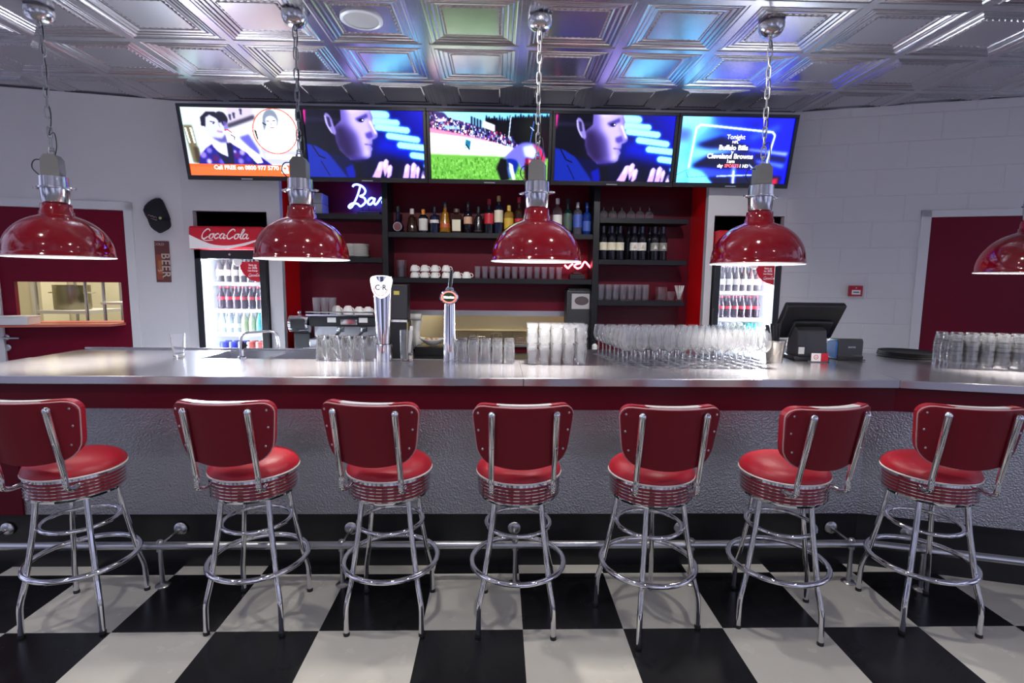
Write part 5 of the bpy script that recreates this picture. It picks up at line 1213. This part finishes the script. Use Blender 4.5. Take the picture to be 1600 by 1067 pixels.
for i, px in enumerate((526, 544, 561, 575)):
    v = at_y(px, 480, 4.50); big = i < 2
    dup(cup2, (v.x, 4.50, zc2), -.5, 'upturned white %s cup on top of the espresso machine' % ('large' if big else 'small'), 'white %s cups on the espresso machine' % ('large' if big else 'small'))
for i, o in enumerate([o for o in bpy.data.objects if o.get('label', '').startswith('upturned white large')]): o.scale = (1.1, 1.1, 1.12)
lg_ = tum('latte_glass', .028, .034, .13, M['glass'])
spread(lg_, [(at_y(495+12.4*k, 480, yy).x, yy, zc2+.001) for k in range(3) for yy in (4.46, 4.54, 4.62)], 'clear latte glass at the left end of the espresso machine top', 'glass', 'latte glasses on the espresso machine')
# chrome blender-like dispenser left of the machine
v = at_y(466, 540, 4.40)
t = thing('coffee_grinder', 'small chrome rounded machine in the corner left of the espresso machine', 'grinder', (v.x, 4.42, CB)); H = at_y(466, 488, 4.40).z-CB
q = MB(); q.bx((-.085, -.02, 0), (.085, .14, .05)); q.bx((-.07, .07, .05), (.07, .14, H*.55)); q.build('stand', M['black'], t, bevel=.01)
MB().at(Matrix.Translation((0, .05, H*.75)) @ Matrix.Rotation(R(90), 4, 'Y')).lathe([(.05, -.085), (.075, -.08), (.08, 0), (.075, .08), (.05, .085)], 24, cap0=True, cap1=True).build('drum', M['chrome'], t)
MB().bx((-.055, -.035, H*.66), (.06, -.026, H*.86)).build('display', M['black'], t); MB().ball((0, .04, H*.99), .016, 10, 8).build('knob', M['chrome'], t)
MB().bx((-.06, -.06, .05), (.06, .02, .062)).build('drip_plate', M['chrome'], t)
# second black machine right of the tap
v = at_y(622, 545, 4.45); H = at_y(622, 444, 4.45).z-CB
t = thing('bean_grinder', 'tall black bean grinder with a yellow sticker, behind the flared tap', 'grinder', (v.x, 4.50, CB))
MB().bx((-.085, -.04, 0), (.085, .14, H*.52)).build('base', M['black'], t, bevel=.01); MB().bx((-.075, -.02, H*.53), (.08, .12, H)).build('hopper', M['charcoal'], t, bevel=.008)
MB().bx((-.07, -.045, H*.50), (.08, -.03, H*.53)).build('trim_bar', M['chrome'], t); MB().bx((-.035, -.0225, H*.86), (.012, -.0205, H*.91)).build('sticker', dm('yellow_sticker', (.6, .5, .1), .5), t)
MB().tube([(.083, -.05, .02), (.083, -.05, H*.5)], .007, 8).build('side_bar', dm('brass', (.5, .42, .15), .3, metal=.8), t)
# towel dispenser by the right upright
v0, v1 = at_y(886, 450, 4.80), at_y(922, 545, 4.80); w_ = v1.x-v0.x
t = thing('towel_dispenser', 'tall dark grey wall dispenser with a grey window, beside the right upright', 'dispenser', ((v0.x+v1.x)/2, 4.80, CB)); H = v0.z-CB
MB().bx((-w_/2, 0, .0), (w_/2, .19, H-.02)).bx((-w_/2+.012, .004, H-.0201), (w_/2-.012, .18, H)).build('housing', M['charcoal'], t, bevel=.014, seg=3)
MB().bx((-w_*.30, -.004, H-.19), (w_*.42, .0002, H-.05)).build('window', dm('silver_window', (.42, .40, .42), .3), t)
MB().at(Matrix.Translation((w_*.10, -.0045, H-.115)) @ Matrix.Rotation(R(90), 4, 'X') @ Matrix.Diagonal((1, .62, 1, 1))).lathe([(.001, .002), (.062, .002), (.065, 0)], 28).build('window_plate', dm('dark_window', (.10, .075, .08), .2), t)
MB().bx((w_*.12, -.004, H-.38), (w_*.36, .0002, H-.33)).build('sticker', dm('grey_sticker', (.45, .45, .46), .5), t)
MB().bx((-w_*.4, -.03, .14), (w_*.4, -.002, .17)).build('outlet', M['black'], t)
v = at_y(929, 545, 4.60)
t = thing('pump_bottle', 'small white pump bottle beside the dark dispenser', 'bottle', (v.x, 4.60, CB)); H = at_y(929, 531, 4.60).z-CB
MB().lathe([(.022, 0), (.024, .01), (.024, H*.7), (.012, H*.78), (.008, H*.8)], 16, cap0=True, cap1=True).build('body', M['white'], t); MB().lathe([(.01, H*.80), (.01, H*.86), (.004, H*.87), (.004, H*.96)], 10).bx((-.02, -.004, H*.95), (.008, .004, H)).build('pump', M['black'], t)

# ------------------------------------------------------------------ wall things
def on_wing(P, a, px, py, name, label, cat, off=0):
    v = at_wing(px, py, P, a); n = Vector((math.sin(a), -math.cos(a), 0)); return thing(name, label, cat, v+n*off, a)
t = on_wing(PR, AR, 1335, 454.5, 'fire_alarm', 'small red break glass fire alarm on the white block wall', 'fire alarm')
MB().bx((-.05, -.042, -.045), (.05, -.001, .045)).build('case', mat('alarm_red', (.40, .012, .03), .35), t, bevel=.004)
MB().bx((-.032, -.0445, -.030), (.032, -.042, .008)).build('glass_plate', M['white'], t); MB().bx((-.022, -.0455, -.014), (.022, -.0445, -.006)).build('print_marks', mk, t); MB().ball((.0, -.042, .025), .005, 8, 6).build('keyhole', M['white'], t)
t = on_wing(PL, AL, 255, 409, 'wall_sign', 'narrow brown vertical sign reading BEER hung below the black cap', 'sign')
MB().bx((-.054, -.014, -.172), (.054, -.001, .172)).build('board', dm('sign_brown', (.115, .026, .026), .5), t, bevel=.002)
MB().bx((-.046, -.0155, -.15), (.0, -.014, .06)).build('art_panel', dm('rust', (.26, .05, .025), .5), t)
MB().at(Matrix.Translation((-.022, -.0155, -.04))).bx((-.01, -.001, -.06), (.014, 0, .05)).build('art_bottle', dm('ochre', (.35, .12, .03), .5), t)
sw_ = dm('sign_cream', (.52, .44, .38), .6)
text_mesh('lettering', 'BEER', .088, sw_, t, (.022, -.016, -.03), (R(90), R(90), 0), bold=.001, space=1.12)
text_mesh('lettering', '5', .045, sw_, t, (-.024, -.0168, -.075), (R(90), R(90), 0)); text_mesh('lettering', 'COLD', .028, sw_, t, (-.018, -.0162, .145), (R(90), 0, 0))
t = on_wing(PL, AL, 249, 343, 'baseball_cap', 'black baseball cap hanging on the white wall above the BEER sign', 'cap', .012)
fab = mat('black_cotton', (.006, .006, .012), .8)
prof = [(0, .082, .004), (.2, .086, -.008), (.4, .086, -.018), (.6, .074, -.018), (.78, .056, -.010), (.92, .034, 0), (1, .012, .006)]
q = MB().grid([[(w_*math.cos(math.pi*k/18)+c_, -.072*math.sin(math.pi*k/18)*(w_/.086)**.8, .172*f) for k in range(19)] for f, w_, c_ in prof])
q.build('crown', fab, t).modifiers.new('th', 'SOLIDIFY').thickness = .003
prof = [(0, .082, .004), (.25, .082, .010), (.5, .080, .016), (.72, .073, .020), (.88, .058, .024), (1, .030, .026)]
q = MB().grid([[(w_*math.cos(math.pi*k/18)+c_, -.072*math.sin(math.pi*k/18)*(1-.45*f)-.006-.02*f, -.118*f*(.72+.28*math.sin(math.pi*k/18))) for k in range(19)] for f, w_, c_ in prof])
q.build('peak', fab, t).modifiers.new('th', 'SOLIDIFY').thickness = .003
pk = dm('pink_thread', (.5, .3, .36), .6); MB().tube(spline([(-.052+.011*k, -.0745+.0035*abs(k-4)**1.2*.6, .024-.004*k+.010*(k % 2)) for k in range(8)], 4), .0022, 5).tube(spline([(-.03+.009*k, -.077, -.002-.003*k+.005*(k % 2)) for k in range(6)], 4), .0016, 5).build('cap_stitching', pk, t); MB().ball((.038, -.074, .004), .012, 8, 6, sc=(1, .3, 1)).build('cap_badge', dm('olive_thread', (.35, .36, .15), .6), t)
MB().ball((.006, -.012, .172), .011, 8, 6).build('button', M['satin'], t)
# kitchen hatch sill, white box and kitchen things beyond
v = at_wing(22, 505, PL, AL); ms = Matrix.Translation((PL[0], PL[1], 0)) @ Matrix.Rotation(AL, 4, 'Z')
t = thing('hatch_sill', 'terracotta red serving shelf in the kitchen hatch of the left door', 'shelf', (PL[0], PL[1], KZ0-.022), AL)
MB().prism([(KX1+.015, -.02), (KX1-.03, -.15), (KX0-.22, -.15), (KX0-.22, .008), (KX0+.004, .008), (KX0+.004, .26), (KX1-.003, .26), (KX1-.003, .008), (KX1+.015, .008)], 0, .02).build('board', M['kred'], t, bevel=.002)
vb = sl(40, 500)
t = thing('white_box', 'flat white cardboard box on the red hatch shelf', 'box', ms @ Vector((vb-.05, .0, KZ0-.0015)), AL)
MB().bx((-.24, -.16, 0), (.15, .006, .055)).build('carton_box', M['white'], t, bevel=.002); MB().bx((-.242, -.162, .0555), (.152, .008, .066)).build('lid', M['white'], t, bevel=.002)
t = thing('stock_pot', 'large steel stock pot on a shelf in the lit kitchen', 'pot', Vector((at_y(115, 483, 5.25).x, 5.25, at_y(115, 483, 5.25).z+.0005)))
pr_ = (at_y(141, 460, 5.25).x-at_y(93, 460, 5.25).x)/2; ph = at_y(115, 446, 5.25).z-at_y(115, 483, 5.25).z
MB().lathe([(.001, 0), (pr_*.97, 0), (pr_, .01), (pr_, ph), (pr_*1.03, ph+.004), (pr_*.98, ph), (pr_*.97, .02), (.001, .015)], 36).build('body', vary(mat('pot_steel', (.26, .24, .18), .3, 1), 3, .2, .4), t)
for s in (-1, 1): MB().tube(rounded([(s*pr_, -.05, ph*.7), (s*(pr_+.045), -.05, ph*.7), (s*(pr_+.045), .05, ph*.7), (s*pr_, .05, ph*.7)], .02), .006, 8).build('handle', M['satin'], t)
zsh = at_y(115, 483, 5.25).z
t = thing('kitchen_rack', 'pale steel kitchen rack holding the stock pot', 'rack', (0, 0, 0))
xa, xb = at_y(70, 480, 5.1).x, at_y(146, 480, 5.1).x
MB().bx((xa, 5.0, zsh-.03), (xb, 5.5, zsh)).build('shelf', M['trim'], t); 
MB().bx((xa, 5.0, zsh-.45), (xb, 5.5, zsh-.42)).build('shelf', M['trim'], t)
for x in (xa, xb):
    for y in (5.02, 5.48): MB().tube([(x, y, 0.003), (x, y, 2.2)], .014, 8).build('post', M['satin'], t)
t = thing('kitchen_cupboard', 'tall pale cream cupboard at the back of the kitchen', 'cupboard', (0, 0, 0))
xa2, xb2 = at_y(20, 470, 5.55).x, at_y(66, 470, 5.55).x
MB().bx((xa2-.3, 5.55, .003), (xb2, 5.88, 2.3)).build('carcass', M['cream'], t, bevel=.004); MB().bx((xb2-.09, 5.53, .1), (xb2-.06, 5.548, 2.25)).build('handle_rail', M['trim'], t)
t = thing('kitchen_shelf_stand', 'narrow grey metal stand at the right side of the hatch opening', 'stand', (0, 0, 0))
xa3, xb3 = at_y(163, 470, 5.0).x, at_y(188, 470, 5.0).x
for x in (xa3, xb3+.05): MB().tube([(x, 5.0, .003), (x, 5.0, 2.0)], .014, 8).build('post', M['satin'], t)
zz = at_y(175, 472, 5.0).z; MB().bx((xa3, 4.95, zz-.02), (xb3+.06, 5.2, zz)).bx((xa3, 4.95, zz-.42), (xb3+.06, 5.2, zz-.40)).build('shelf', M['trim'], t)
# middle hatch: steel cooking line
t = thing('cooker_hood', 'long brass toned steel hood front in the lit hatch under the shelves', 'hood', (0, 0, 0))
zz0, zz1 = at_y(760, 515, 5.6).z, at_y(760, 488, 5.6).z
MB().bx((HX0+.25, 5.6, zz0), (1.7, 5.85, zz1+.1)).build('canopy', vary(mat('warm_steel_hood', (.60, .56, .40), .35, .6), 3, .25, .5), t, bevel=.01)
MB().bx((HX0+.25, 5.595, zz0-.012), (1.7, 5.86, zz0-.002)).build('lip', M['cream'], t)
t = thing('cooking_range', 'steel cooking bench with racks and pans seen through the lit hatch', 'cooker', (0, 0, 0))
zc3 = at_y(760, 535, 5.6).z
MB().bx((HX0+.2, 5.45, .003), (1.7, 5.88, zc3)).build('bench', M['satin'], t, bevel=.004)
MB().tube([(HX0+.3, 5.5, at_y(760, 517, 5.5).z), (1.6, 5.5, at_y(760, 517, 5.5).z)], .008, 8).build('hanging_rail', M['satin'], t)
for k in range(7):
    x = HX0+.42+k*.19; z = at_y(760, 517, 5.5).z
    o = MB().tube([(x, 5.488, z+.0), (x, 5.484, z-.10)], .004, 6).ball((x, 5.484, z-.12), .03, 8, 6, sc=(1, .3, .8)).build('ladle', M['satin'])
    tag(o, 'small steel utensil hanging from the rail in the lit hatch', 'utensil', 'utensils on the hatch rail')
for k, (px, w_, h_) in enumerate(((745, .16, .07), (775, .12, .09), (815, .14, .06), (850, .16, .08))):
    v = at_y(px, 533, 5.47); q = MB()
    for j in range(9): q.tube([(-w_/2+w_*j/8, 0, 0), (-w_/2+w_*j/8, -.0, h_)], .002, 4); q.tube([(-w_/2+w_*j/8, .16, 0), (-w_/2+w_*j/8, .16, h_)], .002, 4)
    for z in (0, h_/2, h_): q.tube([(-w_/2, 0, z), (w_/2, 0, z), (w_/2, .16, z), (-w_/2, .16, z)], .0025, 4, closed=True)
    o = q.build('wire_basket', M['chrome'], None, (v.x, 5.52, zc3+.003)); tag(o, 'wire cooking basket on the bench in the lit hatch', 'basket', 'wire baskets in the hatch')
t = thing('paper_roll', 'hanging strip of white paper towel at the left of the lit hatch', 'paper', (at_y(650, 510, 4.93).x, 4.93, at_y(650, 545, 4.93).z))
zz = at_y(650, 495, 4.93).z-at_y(650, 545, 4.93).z
MB().grid([[(-.045+.09*j+.012*math.sin(i*.9), -.01*math.sin(i*.7), zz*(i/10)) for j in range(2)] for i in range(11)]).build('sheet', M['paper'], t).modifiers.new('th', 'SOLIDIFY').thickness = .002
MB().at(Matrix.Translation((0, .0, zz)) @ Matrix.Rotation(R(90), 4, 'Y')).lathe([(.018, -.05), (.03, -.05), (.03, .05), (.018, .05)], 18).build('roll', M['paper'], t)

# ------------------------------------------------------------------ lights and camera
def light(name, kind, loc, energy, col, size=.1, rot=(0, 0, 0), spot=None, blend=.4, sy=None):
    l = bpy.data.lights.new(name, kind); l.energy = energy; l.color = col
    if kind == 'AREA':
        l.size = size
        if sy: l.shape = 'RECTANGLE'; l.size_y = sy
    else: l.shadow_soft_size = size
    if kind == 'SPOT': l.spot_size = R(spot); l.spot_blend = blend
    o = bpy.data.objects.new(name, l); COL.objects.link(o); o.location = loc; o.rotation_euler = rot; return o
# ceiling downlights over the stools and the dining side
for x, y in ((-2.6, 1.9), (-.3, 1.85), (1.1, 2.15)): light('down_or_fill_light', 'SPOT', (x, y, CZ-.03), DOWN1, (1, .95, .90), .035, (0, 0, 0), 150, .6)
for x in (-2.2, 0, 2.2): light('down_or_fill_light', 'SPOT', (x, .3, CZ-.03), DOWN2, (1, .96, .92), .05, (0, 0, 0), 150, .6)
for x in (-.75, .25, 1.25): light('down_or_fill_light', 'SPOT', (x, 2.6, CZ-.03), SHELF_FILL, (1, .95, .90), .03, (R(62), 0, R(-4)), 62, .7)  # added spots aimed at the shelves to brighten bottles and niche
# kitchen strip lights
light('kitchen_light', 'AREA', (-3.6, 5.2, 2.55), KIT, (1, .93, .72), .4, (0, 0, 0), sy=1.2)
light('kitchen_light', 'AREA', (.2, 5.4, 2.55), KIT*1.9, (1, .95, .62), 1.6, (0, 0, 0), sy=.3)
w = bpy.data.worlds.new('World'); bpy.context.scene.world = w; w.use_nodes = True
nt = w.node_tree; bg = nt.nodes['Background']; bg.inputs[1].default_value = WORLD
tc = nt.nodes.new('ShaderNodeTexCoord'); nz = nt.nodes.new('ShaderNodeTexNoise'); nz.inputs['Scale'].default_value = 2.6; nz.inputs['Detail'].default_value = 2
cr = nt.nodes.new('ShaderNodeValToRGB'); cr.color_ramp.elements[0].position = .44; cr.color_ramp.elements[0].color = (.10, .10, .16, 1); cr.color_ramp.elements[1].position = .58; cr.color_ramp.elements[1].color = (1.25, 1.32, 1.95, 1)  # invented bright and dark patches, added for ambient fill and contrast in chrome
nt.links.new(tc.outputs['Generated'], nz.inputs['Vector']); nt.links.new(nz.outputs['Fac'], cr.inputs['Fac']); nt.links.new(cr.outputs['Color'], bg.inputs[0])
cam = bpy.data.cameras.new('camera'); cam.sensor_width = 36; cam.lens = F/1600*36; cam.clip_start = .05
co = bpy.data.objects.new('camera', cam); COL.objects.link(co)
r, f, u = WC[0], WC[1], WC[2]
co.matrix_world = Matrix(((r[0], u[0], -f[0], 0), (r[1], u[1], -f[1], 0), (r[2], u[2], -f[2], EYE), (0, 0, 0, 1)))
sc = bpy.context.scene; sc.camera = co
sc.view_settings.view_transform = 'Standard'; sc.view_settings.look = 'None'; sc.view_settings.gamma = 1; sc.view_settings.use_curve_mapping = False
sc.view_settings.exposure = .35
cy = sc.cycles; cy.max_bounces = 24; cy.transparent_max_bounces = 32; cy.transmission_bounces = 24; cy.glossy_bounces = 6; cy.diffuse_bounces = 4
